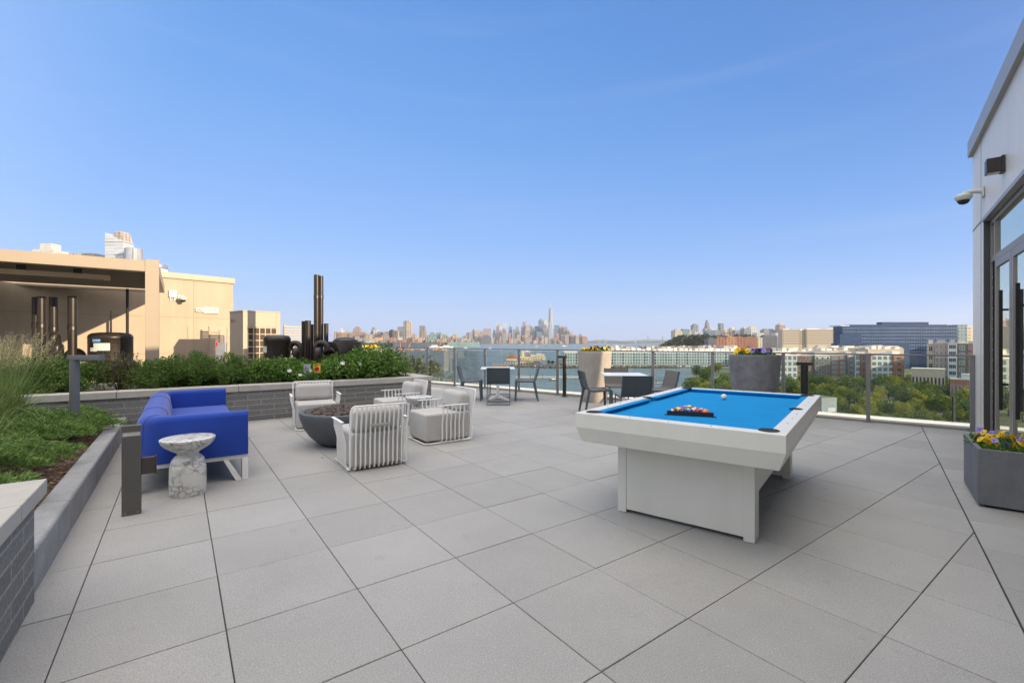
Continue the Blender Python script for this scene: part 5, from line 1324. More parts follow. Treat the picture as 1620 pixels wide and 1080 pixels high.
m = MB(); m.add([(-15*k,-2,0),(46*k,-2,0),(46*k,28,0),(-15*k,28,0),(-7.9*k,-2,H1),(38*k,-2,H2),(38*k,28,H2),(-7.9*k,28,H1),(52*k,-2,H3),(52*k,28,H3)], [(3,2,1,0),(4,5,6,7),(0,1,8,5,4),(1,2,9,8),(2,3,7,6,9),(3,0,4,7),(5,8,9,6)]); m.build('beige_wing', FACN['beige'], t)
# low buildings along both banks
random.seed(31); LOWC = ['tan','pink brown','beige','grey','red','pale grey','white','orange','teal']
low = []
x = 545.
while x < 742: low.append((x, x+random.uniform(3,8), 470+random.uniform(505,560)/8.1, 2330+random.uniform(0,70))); x += random.uniform(2.6,5.5)
x = 738.
while x < 926: low.append((x, x+random.uniform(2.2,5.5), 470+random.uniform(395,478)/6.75, 5290+random.uniform(0,70))); x += random.uniform(1.9,3.6)
for i, (x0, x1, yt, Y) in enumerate(low):
    cn = random.choice(LOWC[:5] if random.random() < .8 else LOWC)
    bldg('low_building', f'small low {cn} building, {ordw(i+1)} from left along the far waterline', 'building', x0, x1, yt, Y, FACN[cn], 25, 0, random.choice(['box','cap','step']), 'low buildings along the far waterline')
# hudson yards group seen over the pergola
bldg('far_block', 'pale white far-off block rising above the pergola beam at far left', 'tower', 50, 83.5, 384, 1700, FACN['white'], 60, 0, 'cap')
bldg('far_block', 'low beige far-off rooftop just above the pergola beam', 'building', 110, 149, 400.5, 1700, FACN['beige'], 60, 0, 'box')
MT['silver'] = m_facade('silver_glass', (.46,.47,.48), (.26,.29,.33), fh=11, bw=9000, gw=2, gh=.4, mott=.1, ms=.05, rough=.4)
MT['silver2'] = m_facade('round_glass', (.30,.31,.33), (.16,.19,.23), fh=9000, bw=9, gw=.4, gh=2, mott=.2, ms=.05, rough=.4)
sk_ = bldg('far_skyscraper', 'silver glass skyscraper with a sharply slanted roof above the pergola', 'skyscraper', 166, 195, 368, 1600, MT['silver'], 45, 0, 'slant', pyt2=381)
hk = ZT(368,1600)-ZG+.15; hr = ZT(381,1600)-ZG+.15; wk = 29/F*1600/2
m = MB(); m.add([(-wk*.2,.5,hk-.42*(hk-hr)),(wk,.5,hr),(wk*.72,.5,hk+6),(wk*.1,.5,hk+3),(-wk*.2,40,hk-.42*(hk-hr)),(wk,40,hr),(wk*.72,40,hk+6),(wk*.1,40,hk+3)], [(3,2,1,0),(4,5,6,7),(0,1,5,4),(1,2,6,5),(2,3,7,6),(3,0,4,7)])
m.build('roof_crown', FACN['tan'], sk_)
bldg('far_skyscraper', 'rounded grey glass tower right of the slanted skyscraper', 'skyscraper', 189.5, 213.5, 391, 1560, MT['silver2'], 45, 0, 'cyl')
# the right-bank towers (scale 5.4, origin 1020, 480)
JT = [(415,458,173,'grey','cap',3300),(430,482,238,'pale grey','box',2600),(480,520,254,'pale grey','box',2500),(518,537,214,'tan','box',3300),(530,556,140,'grey','step',3600),(553,600,205,'tan','dome',3200),(535,596,235,'blue glass','box',2400),(598,642,228,'grey','box',2600),
 (648,676,168,'grey','box',3600),(683,720,214,'beige','dome',3100),(733,780,199,'beige','dome',3100),(772,846,228,'grey','box',2900),(840,882,194,'beige','dome',3200),(850,908,216,'grey','box',2700),(900,970,195,'pale grey','cap',3000),(958,1018,250,'pale grey','box',2500),(1020,1066,216,'grey','cap',3000),
 (1070,1120,217,'grey','cap',3050),(1118,1156,250,'pale grey','box',2600),(1152,1202,160,'pink brown','pyramid',3000),(690,760,262,'beige','box',2300),(1130,1180,275,'grey','box',2200)]
for i, (x0, x1, yt, cn, st, Y) in enumerate(sorted(JT)):
    bldg('right_bank_tower', f'faded {cn} {sty[st]} tower, {ordw(i+1)} from left behind the right bank', 'tower', 1020+x0/5.4, 1020+x1/5.4, 480+yt/5.4, Y, FACN[cn], 50, 0, st, 'hazy right bank towers')
# cream slabs on the bluff
fac('cream near', (.46,.42,.33), (.16,.17,.15), fh=3.4, bw=5, gw=.5, gh=.5, mott=.15)
fac('teal near', (.20,.26,.27), (.08,.13,.15), fh=3.4, bw=4, gw=.6, gh=.6, mott=.15)
for x0, x1, yt, cn, lb in ((260,322,220,'cream near','cream apartment slab, leftmost on the wooded bluff'),(323,384,217,'teal near','blue-green apartment slab in the middle of the wooded bluff'),(385,400,219,'cream near','narrow cream end of the blue-green slab on the bluff'),(401,431,223,'teal near','dark apartment slab, rightmost on the wooded bluff')):
    bldg('apartment_slab', lb, 'building', 1020+x0/5.4, 1020+x1/5.4, 480+yt/5.4, 1560, FACN[cn], 40, 0, 'cap', 'slabs on the bluff')
# brick blocks behind the waterfront
fac('brick near', (.28,.13,.09), (.07,.06,.06), fh=4.6, bw=6.2, gw=.45, gh=.55, mott=.22)
fac('orange brick', (.34,.20,.12), (.16,.11,.08), fh=4.6, bw=6.2, gw=.45, gh=.55, mott=.22)
fac('brown brick', (.24,.12,.08), (.10,.08,.07), fh=3.6, bw=4.6, gw=.42, gh=.55, mott=.15)
fac('slate near', (.11,.12,.14), (.06,.07,.09), fh=3.6, bw=4, gw=.5, gh=.55, mott=.15)
for x0, x1, yt, cn, lb in ((543,612,290,'slate near','slate grey block at the left of the brick row below the far towers'),(612,706,284,'brick near','deep red brick block in the row below the far towers'),(706,778,272,'orange brick','taller tan-orange brick block in the row below the far towers'),
      (778,858,277,'brick near','second red brick block in the row below the far towers'),(858,966,281,'brown brick','long brown brick block in the row below the far towers'),(966,1006,282,'cream near','narrow cream block left of the dark slate block'),(1006,1118,270,'slate near','dark slate block left of the big beige building')):
    bldg('brick_block', lb, 'building', 1020+x0/5.4, 1020+x1/5.4, 480+yt/5.4, 930, FACN[cn], 20, 0, 'cap', 'brick blocks beyond the waterfront')

# ---- shared window part: frame and dark pane
MT['win_white'] = pm('window_frame', (.50,.50,.48), .5)
MT['win_dark'] = pm('window_pane', (.045,.055,.065), .15, var=.3, scale=.2)
MT['win_teal'] = pm('window_pane_teal', (.13,.185,.20), .12, var=.35, scale=.15)
WCACHE = {}
def window(parent, x, z, w_, h_, pane='win_dark', bars=1, y=0):
    key = (round(w_,2), round(h_,2), pane, bars)
    if key not in WCACHE:
        fr_ = .10 if bars else .0; m = MB(); m.box(-w_/2-fr_, w_/2+fr_, -.06, .02, -fr_, h_+fr_); m.mi = 1; n = bars+1; g = .10
        for k in range(n):
            a = -w_/2+w_*k/n+(g/2 if k else 0); c = -w_/2+w_*(k+1)/n-(g/2 if k < n-1 else 0); m.box(a, c, -.10, -.0605, 0, h_)
        o = m.build('window', [MT['win_white'], MT[pane]]); WCACHE[key] = o; 
    else: o = WCACHE[key].copy(); COL.objects.link(o)
    o.parent = parent; o.location = (x, y, z); return o
def mid(name, label, px0, px1, pyt, Y, mat, depth=18, rot=0, grp=None, nf=0, nc=0, pane='win_dark', wf=.5, hf=.55, bars=1, zb=None, roof=True, roofmat='mid_roof', margin=.0, face=False):
    w_ = (px1-px0)/F*Y
    if face: an_ = math.atan(((px0+px1)/2-810)/F); rot = -math.degrees(an_); w_ *= math.cos(an_)
    zb_ = ZG if zb is None else zb; H = ZT(pyt, Y)-zb_; cx_ = ((px0+px1)/2-810)/F*Y
    t = thing(name, label, 'building', far(cx_, Y, zb_), YAW+rot, grp)
    MB().box(-w_/2+.02, w_/2-.02, 0, depth, 0, H).build('wall', mat, t)
    if roof: MB().box(-w_/2-.1+.02, w_/2+.1-.02, -.15, depth+.15, H+.01, H+.35).build('parapet', MT[roofmat], t)
    if nf:
        fh = H/(nf+.3); cw = (w_-margin*2)/nc
        for f_ in range(nf):
            for c in range(nc): window(t, -w_/2+margin+cw*(c+.5), .3*fh+fh*f_+fh*.2, cw*wf, fh*hf, pane, bars)
    return t, w_, H
MT['mid_roof'] = pm('roof_trim', (.42,.41,.38), .7, scale=.3)
MT['roof_white'] = pm('roof_white', (.66,.63,.56), .7, scale=.3)
MT['b_brown'] = m_brick('brick_brown', (.145,.07,.05), (.18,.085,.06), (.16,.12,.10), bw=.6, rh=.2, mortar=.02)
MT['b_red'] = m_brick('brick_red', (.25,.10,.06), (.30,.12,.07), (.22,.16,.12), bw=.6, rh=.2, mortar=.02)
MT['b_grey'] = pm('cladding_grey', (.10,.105,.105), .8, scale=.3, var=.1)
MT['b_white'] = pm('cladding_white', (.43,.46,.47), .7, scale=.3, var=.06)
MT['b_cream'] = pm('cladding_cream', (.38,.33,.25), .8, scale=.3)
MT['b_pinkish'] = pm('cladding_pink', (.30,.25,.23), .8, scale=.3)
def roof_bits(t, w_, H, d_, n, seed):
    random.seed(seed)
    for k in range(n):
        x = -w_/2+w_*(k+.5)/n; a = w_/n*random.uniform(.25, .42); y0 = random.uniform(1, d_*.35); h = random.uniform(1.0, 2.9); m = MB()
        m.box(x-a, x+a, y0, y0+random.uniform(4, d_*.5), H+.36, H+h); m.box(x-a-.4, x+a+.4, y0-.5, y0+4.2, H+h+.01, H+h+.25)
        m.build('roof_terrace', MT['roof_white' if random.random() < .7 else 'mid_roof'], t)
YR = 290
k5 = lambda x: 1240+x/5.0625
seg = [('white apartment block with teal windows beside the dark grey planter', 1222, k5(108), 562, 'b_white', 5, 5, 'win_teal', .62, .66, 1),
       ('brown brick apartment block behind the black path light', k5(109), k5(245), 562.5, 'b_brown', 6, 4, 'win_dark', .5, .5, 1),
       ('dark grey apartment block with white panels at the top', k5(246), k5(374), 562.5, 'b_grey', 6, 3, 'win_dark', .4, .52, 1),
       ('reddish brown apartment block with paired wide windows', k5(375), k5(505), 562, 'b_brown', 6, 2, 'win_teal', .62, .5, 3),
       ('narrow charcoal apartment block left of the white window column', k5(506), k5(568), 562, 'b_grey', 6, 1, 'win_dark', .5, .52, 1),
       ('narrow white apartment block with one column of tall windows', k5(569), k5(617), 561.5, 'b_white', 5, 1, 'win_teal', .62, .7, 1),
       ('narrow brick apartment block behind a railing post', k5(618), k5(700), 561.5, 'b_brown', 5, 2, 'win_dark', .3, .5, 0),
       ('white framed apartment block with large windows right of the railing post', k5(701), k5(880), 561.5, 'b_white', 5, 4, 'win_teal', .66, .62, 1),
       ('brick end block of the apartment row at its right', k5(881), k5(965), 561.5, 'b_red', 5, 1, 'win_dark', .42, .5, 1)]
for i, (lb, x0, x1, yt, mt, nf, nc, pane, wf, hf, bars) in enumerate(seg):
    t, w_, H = mid('apartment_block', lb, x0, x1, yt, YR+(i % 2)*.9, MT[mt], 22, 0, 'apartment row across the park', nf, nc, pane, wf, hf, bars)
    roof_bits(t, w_, H, 22, max(1, int(w_/9)), 50+i)
    if i in (2, 4):
        for c in range(3 if i == 2 else 1): MB().box(-1.4+(c-(1 if i == 2 else 0))*w_*.31, 1.4+(c-(1 if i == 2 else 0))*w_*.31, -.04, -.012, H-2.0, H-.3).build('white_panel', MT['b_white'], t)
    if i == 3: MB().box(-w_/2+.3, w_/2-.3, -.05, -.012, .1, H*.27).build('stone_base', MT['b_cream'], t)
for i, (lb, x0, x1, yt, mt, Y, nf, nc, pane, wf, bars) in enumerate([
       ('tan apartment block with few windows below the blue glass office', k5(1145), k5(1208), 480+325/5.0625, 'b_cream', 268, 5, 1, 'win_dark', .45, 1),
       ('dusky pink apartment block with narrow windows', k5(1210), k5(1312), 480+318/5.0625, 'b_pinkish', 262, 7, 3, 'win_dark', .34, 1),
       ('white framed apartment block with dark balconies near the right wall', k5(1313), k5(1388), 480+318/5.0625, 'b_white', 256, 7, 1, 'win_dark', .72, 3),
       ('dark grey apartment block with pale window bands near the right wall', k5(1389), k5(1464), 480+322/5.0625, 'b_grey', 257, 6, 1, 'win_teal', .55, 1),
       ('red brick apartment block cut off by the right building', k5(1465), k5(1560), 480+322/5.0625, 'b_red', 256, 6, 2, 'win_teal', .45, 1)]):
    t, w_, H = mid('apartment_block', lb, x0, x1, yt, Y, MT[mt], 9, 0, 'apartment blocks near the right wall', nf, nc, pane, wf, .55, bars, face=True)
    roof_bits(t, w_, H, 22, max(1, int(w_/9)), 80+i)
t, w_, H = mid('low_pavilion', 'low white-roofed pavilion between the trees and the blue office', k5(1020), k5(1290), 480+525/5.0625, 236, MT['b_cream'], 6, 0, None, 1, 9, 'win_dark', .5, .4, 0, roofmat='roof_white', face=True)
t, w_, H = mid('brick_pavilion', 'low red brick pavilion with a white glazed roof house', k5(1330), k5(1560), 480+612/5.0625, 200, MT['b_red'], 6, 0, None, 1, 7, 'win_dark', .55, .5, 1, face=True)
MB().box(-w_/2+3.5, w_/2-2, 1, 5, H+.4, H+2.6).build('roof_house', MT['b_white'], t)
# rear rooflines beyond the apartment row
for i, (x0, x1, yt, Y) in enumerate(((1238,1300,552,352),(1301,1372,551,346),(1373,1430,548.5,338),(1290,1428,546,420))):
    t, w_, H = mid('rear_block', ['cream roof terraces left of the black path light','cream stepped roofs right of the black path light','tan top storey with white roof left of the office','long tan roofline farthest behind the apartment row'][i], x0, x1, yt+4, Y, MT[['b_pinkish','b_cream','b_cream','b_pinkish'][i]], 14, 0, 'roofs behind the apartment row')
    roof_bits(t, w_, H, 14, 6, 120+i)

# big beige building
YB = 820
for i, (x0, x1, yt, nc, lb) in enumerate(((k5(0)-2, k5(132)-1, 521.5, 9, 'left wing of the big beige building with rows of square windows'), (k5(132), k5(183), 522.5, 4, 'recessed middle of the big beige building'), (k5(184), k5(472), 521, 15, 'right wing of the big beige building with rows of square windows'))):
    t, w_, H = mid('beige_block', lb, x0, x1, yt, YB+(4 if i == 1 else 0)+i*.3, MT['b_cream'], 14, 0, 'big beige building', 0, 0, zb=ZG)
    fh = H/11
    for f_ in range(5, 11):
        for c in range(nc): window(t, -w_/2+w_/nc*(c+.5), fh*f_+fh*.25, w_/nc*.48, fh*.5, 'win_dark', 0)
    roof_bits(t, w_, H, 30, 2, 140+i)
# blue glass office
YO = 480
MT['office'] = m_facade('office_glass', (.028,.060,.135), (.012,.032,.080), fh=1.3, bw=3., gw=.85, gh=.6, mott=.12, ms=.06, rough=.25)
MT['office_band'] = m_facade('office_band', (.12,.19,.32), (.02,.04,.08), fh=50, bw=2.6, gw=.5, gh=1, mott=.3, ms=.15, rough=.3)
of = thing('glass_office', 'wide stepped dark blue glass office building at the right', 'building', far((k5(930)-810)/F*YO, YO, ZG), YAW)
xo = lambda px: (k5(px)-k5(930))/F*YO
zo = lambda z: ZT(480+z/5.0625, YO)-ZG
MB().box(xo(470), xo(1390), 0, 14, 0, zo(182)).build('main_block', MT['office'], of)
MB().box(xo(540), xo(1330), 3, 13, zo(182)+.02, zo(168)).build('upper_floor', MT['office'], of)
MB().box(xo(815), xo(1195), 5, 12, zo(168)+.02, zo(147)).build('roof_plant', MT['office'], of)
MB().box(xo(470), xo(538), 2, 20, zo(182)+.02, zo(172)).build('white_roof_box', MT['b_white'], of)
MB().box(xo(405), xo(575), -8, -.02, 0, zo(248)).build('lower_wing', MT['office'], of)
MB().box(xo(335), xo(900), -16, -8.05, 0, zo(322)).build('podium', MT['office'], of)
MB().box(xo(1391), xo(1470), 0, 14, 0, zo(170)).build('teal_end', FACN['teal near'], of)
MB().box(xo(1471), xo(1560), 4, 14, 0, zo(182)).build('pale_end', FACN['cream near'], of)
z_ = zo(182)-2.6; k = 0
while z_ > 12:
    MB().box(xo(472 if z_ > zo(250) else 577), xo(1388), -.14, -.015, z_, z_+.95).build('window_band', MT['office_band'], of); z_ -= 3.55; k += 1

# white waterfront terrace building on piles
YW_ = 528
MT['water_white'] = pm('waterfront_white', (.36,.43,.44), .6, scale=.1)
wf_ = thing('waterfront_building', 'long white and teal glazed waterfront building standing on piles', 'building', far(0, YW_, ZG+1.0), YAW)
X = lambda px: (px-810)/F*YW_
Hh = lambda py: ZT(py, YW_)-ZG-1.0
def wblock(x0, x1, yt, n, y=0):
    MB().box(X(x0), X(x1), y, y+16, 0, Hh(yt)).build('wing', MT['water_white'], wf_)
    MB().box(X(x0)-.3, X(x1)+.3, y-.4, y+16.3, Hh(yt)+.02, Hh(yt)+.5).build('roof_edge', MT['roof_white'], wf_)
    cw = (X(x1)-X(x0))/n; H = Hh(yt); fh = H/4.6
    m = MB()
    for k in range(n): pass
    for k in range(n):
        m = MB(); c = X(x0)+cw*(k+.5)
        wdt = cw*(.36 if k % 3 else .26)
        for f_ in range(4 if yt > 555 else 5): m.box(c-wdt, c+wdt, y-.12, y-.02, fh*.25+fh*f_, fh*.25+fh*f_+fh*.72)
        m.build('glazed_bay', MT['win_teal' if k % 4 else 'win_dark'], wf_)
wblock(893, 914, 556.5, 5); wblock(950, 1128, 555.5, 42, .5); wblock(1130, 1164, 556, 8, 1.2); wblock(1165, 1234, 557.5, 14, 1.8)
m = MB()
for k in range(60): x = X(893)+(X(1200)-X(893))*k/59; m.tube([(x,-2,-3.),(x,-2,-.4)], .22, 5)
m2 = MB()
ps_ = None
for k in range(56):
    x = X(896)+(X(1200)-X(896))*k/55
    if ps_ is None: ps_ = MB().tube([(0,0,-3.2),(0,0,-.75)], .25, 6).build('pile', MT['roof_white'], wf_); q = ps_
    else: q = ps_.copy(); COL.objects.link(q)
    q.location = (x, -4.6, 0)
MB().box(X(890), X(1205), -5.2, 18, -.7, -.05).build('deck_slab', MT['rock'], wf_)
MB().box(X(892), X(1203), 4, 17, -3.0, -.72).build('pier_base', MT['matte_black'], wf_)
random.seed(61)
for k in range(34):
    a = 952+ (1236-952)*k/34; hh = random.uniform(2.0, 3.8); y0 = random.uniform(4,7)
    MB().box(X(a), X(a+random.uniform(4,7.6)), y0, y0+7, Hh(556)+.55, Hh(556)+.5+hh).build('penthouse', MT['roof_white' if random.random()<.55 else 'mid_roof'], wf_)
random.seed(62)
for k in range(26):
    a = 958+(1170-958)*k/26
    t_ = bldg('rear_rooftop', f'cream rooftop, {ordw(k+1)} from left behind the waterfront building', 'building', a, a+random.uniform(4.5,8), 547+random.uniform(-1.5,1.8), 640+random.uniform(0,25), MT[random.choice(['roof_white','b_cream','mid_roof','b_cream','b_pinkish'])], 18, 0, random.choice(['box','cap']), 'rooftops behind the waterfront')

# floating hall with terracotta roofs
YF = 560
MT['hall_cream'] = pm('hall_cream', (.52,.46,.33), .8, scale=.2); MT['terracotta'] = pm('terracotta', (.17,.075,.05), .8, scale=.5, var=.2)
fh_ = thing('waterfront_hall', 'cream waterfront hall with terracotta roofs and a square tower on a pier', 'building', far((828-810)/F*YF, YF, ZG), YAW)
X = lambda z: ((780+z/10.8)-828)/F*YF
Z = lambda z: ZT(540+z/10.8, YF)-ZG
z0_ = Z(410)
MB().box(X(200), X(950), -4, 26, -1.5, z0_-.05).build('pier_slab', MT['rock'], fh_)
MB().box(X(405), X(700), 0, 14, z0_, Z(335)).build('lower_hall', MT['hall_cream'], fh_)
MB().box(X(440), X(900), 4, 20, Z(335)+.1, Z(262)).build('upper_hall', MT['hall_cream'], fh_)
MB().box(X(640), X(880), 3, 18, Z(262)+.05, Z(236)).build('ship_deck', MT['hall_cream'], fh_)
MB().box(X(745), X(840), 5, 12, Z(236)+.05, Z(214)).build('wheelhouse', MT['hall_cream'], fh_)
MB().box(X(760), X(895), 3.5, 13, Z(229), Z(225)).build('white_canopy', MT['roof_white'], fh_)
MB().box(X(488), X(540), 6, 10, Z(262)+.12, Z(165)).build('tower', MT['hall_cream'], fh_)
MB().box(X(230), X(405), 0, 14, Z(335)+.5, Z(290)).build('pavilion', MT['hall_cream'], fh_)
for k in range(5): xx = X(205+45*k); MB().box(xx, xx+.5, -1, -.5, z0_, Z(340)).build('column', MT['roof_white'], fh_)
def hip(x0, x1, y0, y1, z0, z1, nm='roof'):
    dx = min((x1-x0)*.3, 4); ym = (y0+y1)/2
    MB().add([(x0,y0,z0),(x1,y0,z0),(x1,y1,z0),(x0,y1,z0),(x0+dx,ym,z1),(x1-dx,ym,z1)], [(3,2,1,0),(0,1,5,4),(1,2,5),(2,3,4,5),(3,0,4)]).build(nm, MT['terracotta'], fh_)
hip(X(225), X(430), -.6, 15, Z(288), Z(225)); hip(X(190), X(420), -3, 16, Z(336), Z(312)); hip(X(650), X(830), -3, 4, Z(375), Z(340)); hip(X(545), X(690), 4, 18, Z(262)+.2, Z(228)); hip(X(430), X(640), -1, 4, Z(335)+.2, Z(322))
for k in range(9): MB().box(X(470+44*k), X(470+44*k)+1.1, 3.86, 3.985, Z(312), Z(290)).build('window', MT['win_dark'], fh_)
for k in range(5): MB().box(X(425+48*k), X(425+48*k)+1.6, -.12, -.015, Z(395), Z(365)).build('window', MT['win_dark'], fh_)
# breakwater rocks and parked cars along the cove
rk_ = MB(); random.seed(71)
for k in range(900):
    s_ = random.uniform(.5, 1.5); x = -10+random.random()*190; y = 494+random.uniform(-5, 5)+ (6 if x < 30 else 0)
    p = far(x, y+ (8 if x<34 else 0), ZW+random.uniform(-.1, 1.6)); rk_.add([p+Vector((v.x*s_*random.uniform(.7,1.3), v.y*s_*random.uniform(.7,1.3), v.z*s_*.8)) for v in iv], ifc)
tag(rk_.build('breakwater_rocks', MT['rock']), 'brown rock embankment along the cove', 'rocks', kind='stuff')
def car_proto(name, colr, label):
    t = thing(name, label, 'car', group='cars parked along the cove')
    mt = pm('car_'+name+str(colr[0]), colr, .25, var=.02); m = MB()
    m.add([(-2.2,-.85,.35),(2.2,-.85,.35),(2.2,.85,.35),(-2.2,.85,.35),(-2.2,-.82,.85),(2.15,-.82,.78),(2.15,.82,.78),(-2.2,.82,.85)], [(3,2,1,0),(4,5,6,7),(0,1,5,4),(1,2,6,5),(2,3,7,6),(3,0,4,7)])
    m.add([(-1.5,-.78,.83),(1.0,-.78,.80),(1.0,.78,.80),(-1.5,.78,.83),(-1.1,-.66,1.42),(.3,-.66,1.42),(.3,.66,1.42),(-1.1,.66,1.42)], [(4,5,6,7),(0,1,5,4),(1,2,6,5),(2,3,7,6),(3,0,4,7)])
    m.build('body', mt, t, bevel=.08)
    w2 = MB()
    for x in (-1.4, 1.4):
        for s_ in (-1, 1): w2.M = Matrix.Translation((x, s_*.84, .33)) @ Matrix.Rotation(R(90), 4, 'X'); w2.lathe([(.33,-.1),(.33,.1)], 12)
    w2.build('wheels', MT['matte_black'], t)
    MB().box(-1.25,.6,-.80,.80,.92,1.28).build('side_windows', MT['win_dark'], t)
    return t
cps = [car_proto('parked_car', c, lb) for c, lb in (((.60,.60,.60), 'white car parked on the cove road'), ((.30,.31,.33), 'silver car parked on the cove road'), ((.03,.035,.04), 'black car parked on the cove road'), ((.05,.09,.20), 'blue car parked on the cove road'))]
cu_ = [0]*4; k = 0; x = 26.
while x < 222:
    j = random.choice([0,0,1,1,2,3]); loc = far(x, 503+random.uniform(-.5,.5)+(3 if x<40 else 0), ZG+.03)
    k += 1; clb = f"{['white','silver','black','blue'][j]} parked car, {ordw(k)} from left in the line along the cove road"
    if cu_[j]: dup(cps[j], loc, YAW+90+random.uniform(-4,4), clb)
    else: cps[j].location = loc; cps[j].rotation_euler = (0,0,R(YAW+90)); cu_[j] = 1; cps[j]['label'] = clb
    x += random.uniform(2.5, 3.8)
for i, (px, Y) in enumerate(((1408, 205), (1446, 190), (1474, 184), (1415, 197), (1390, 214))):
    dup(cps[i % 2], AT(px, Y, ZG+.1), YAW+random.uniform(50,70), f"{['white','silver'][i % 2]} car {['below the railing post','between the trees','rightmost under the trees','half under a light tree','leftmost among the park trees'][i]}")
# gangway, boats, barges
gw_ = thing('marina_gangway', 'white marina gangway on piles in the cove', 'gangway', AT(870, 20216/58., ZW), YAW)
MB().box(-26, 24, 0, 2.2, 1.0, 1.25).build('deck', MT['roof_white'], gw_)
m = MB()
for k in range(26): m.box(-26+1.98*k, -25.85+1.98*k, 0, .1, 1.26, 2.3)
m.box(-26, 24, .01, .09, 2.31, 2.42); m.build('handrail', MT['roof_white'], gw_)
for k in range(6): MB().tube([(-24+9.2*k,1,-1),(-24+9.2*k,1,3.4)], .3, 6).build('pile', MT['rock'], gw_)
gw_ = thing('marina_gangway', 'short grey dock with piles seen past the second table', 'gangway', AT(1046, 20216/66., ZW), YAW)
MB().box(-9, 9, 0, 2.4, .6, .9).build('deck', MT['mid_roof'], gw_)
for k in range(4): MB().tube([(-8+5*k,1,-1),(-8+5*k,1,3)], .3, 6).build('pile', MT['rock'], gw_)
def boat(px, Y, ln, label, colr='roof_white', rot=0, mast=0):
    t = thing('boat', label, 'boat', AT(px, Y, ZW-.05), YAW+rot, 'boats on the river'); h = ln*.10; w_ = ln*.14
    MB().add([(-ln/2,-w_,0),(ln*.3,-w_,0),(ln*.3,w_,0),(-ln/2,w_,0),(-ln/2,-w_*1.2,h),(ln*.34,-w_*1.2,h),(ln*.34,w_*1.2,h),(-ln/2,w_*1.2,h),(ln/2,0,h*1.2),(ln*.44,0,0)], [(3,2,1,0),(4,5,8,6,7),(0,1,5,4),(1,9,8,5),(9,2,6,8),(2,3,7,6),(3,0,4,7)]).build('hull', MT[colr], t)
    MB().box(-ln*.35, ln*.1, -w_*.8, w_*.8, h*1.02, h*2.0).build('cabin', MT['roof_white'], t)
    if mast: MB().tube([(0,0,h*2.02),(0,0,mast)], .08, 5).build('mast', MT['galv'], t)
boat(877, 335, 7, 'small dark moored boat with a thin mast beside the gangway', 'matte_black', 20, 6)
boat(738, 1750, 26, 'white boat low on the river left of the downtown skyline'); boat(776, 1650, 22, 'white boat below the left edge of the downtown skyline', rot=30)
boat(893, 2600, 28, 'white boat below the tallest tower'); boat(849, 2500, 18, 'tiny white boat in mid river'); boat(835, 1250, 16, 'small white boat above the waterfront hall')
boat(690, 2050, 60, 'white ship moored near the cranes on the far bank', rot=5)
boat(708, 2120, 55, 'grey-white ship moored right of the crane barge', rot=8)
def barge(px0, px1, pyw, label, crane):
    Y = 28.6*F/(pyw-540); x0, x1 = (px0-810)/F*Y, (px1-810)/F*Y; ln = x1-x0
    t = thing('barge', label, 'barge', far((x0+x1)/2, Y, ZW-.05), YAW, 'rust orange work barges')
    MB().box(-ln/2, ln/2, -9, 9, 0, 2.6).build('hull', MT['barge'], t)
    random.seed(px0)
    for k in range(9): a = -ln/2+ln*(k+.3)/9; MB().box(a, a+ln*random.uniform(.03,.08), -6, 0, 2.62, 2.62+random.uniform(1,4)).build('deck_load', MT['barge'] if k % 2 else MT['roof_white'], t)
    for c, hgt, ld in crane:
        m = MB(); m.tube([(c,0,2.6),(c+ld,0,hgt)], [1.3,.7], 4); m.build('crane_boom', MT['crane'], t)
        MB().box(c-3, c+3, -2, 2, 2.63, 7).build('crane_cab', MT['crane'], t)
MT['barge'] = pm('barge_rust', (.36,.16,.05), .8, scale=.1, var=.4); MT['crane'] = pm('crane_orange', (.55,.20,.06), .6)
barge(604, 671, 555.8, 'long rust orange work barge with two cranes', [(-6,27,-2),(14,29,8)])
barge(685, 707, 555.3, 'short rust orange barge with one crane', [(-8,30,14)])
t = bldg('pier_shed', 'long low teal pier shed on the far bank', 'building', 708, 758, 540.8, 2150, FACN['teal'], 30)
bldg('pier_shed', 'long dark low pier building above the barges', 'building', 622, 702, 541.8, 2200, FACN['dark grey'], 30)
bldg('channel_tower', 'thin pale tower standing in the far harbour', 'tower', 1004.9, 1006.1, 533, 7300, FACN['pale grey'], 8, 0, 'spire')
for px0, px1, yt in ((944.5,950,537),(954.5,960,537)): bldg('far_block', 'faint grey block on the horizon, %s of the pair' % ('left' if px0 < 950 else 'right'), 'building', px0, px1, yt, 7200, FACN['grey'], 60, 0, 'dome')
sb_ = thing('suspension_bridge', 'very faint suspension bridge on the horizon left of the bluff', 'bridge', far((1037-810)/F*9300, 9300, ZG), YAW)
MB().box(-260, 260, 0, 20, 62, 70).build('deck', FACN['grey'], sb_)
for x in (-150, 150): MB().box(x-6, x+6, 0, 20, 0, 140).build('bridge_tower', FACN['grey'], sb_)
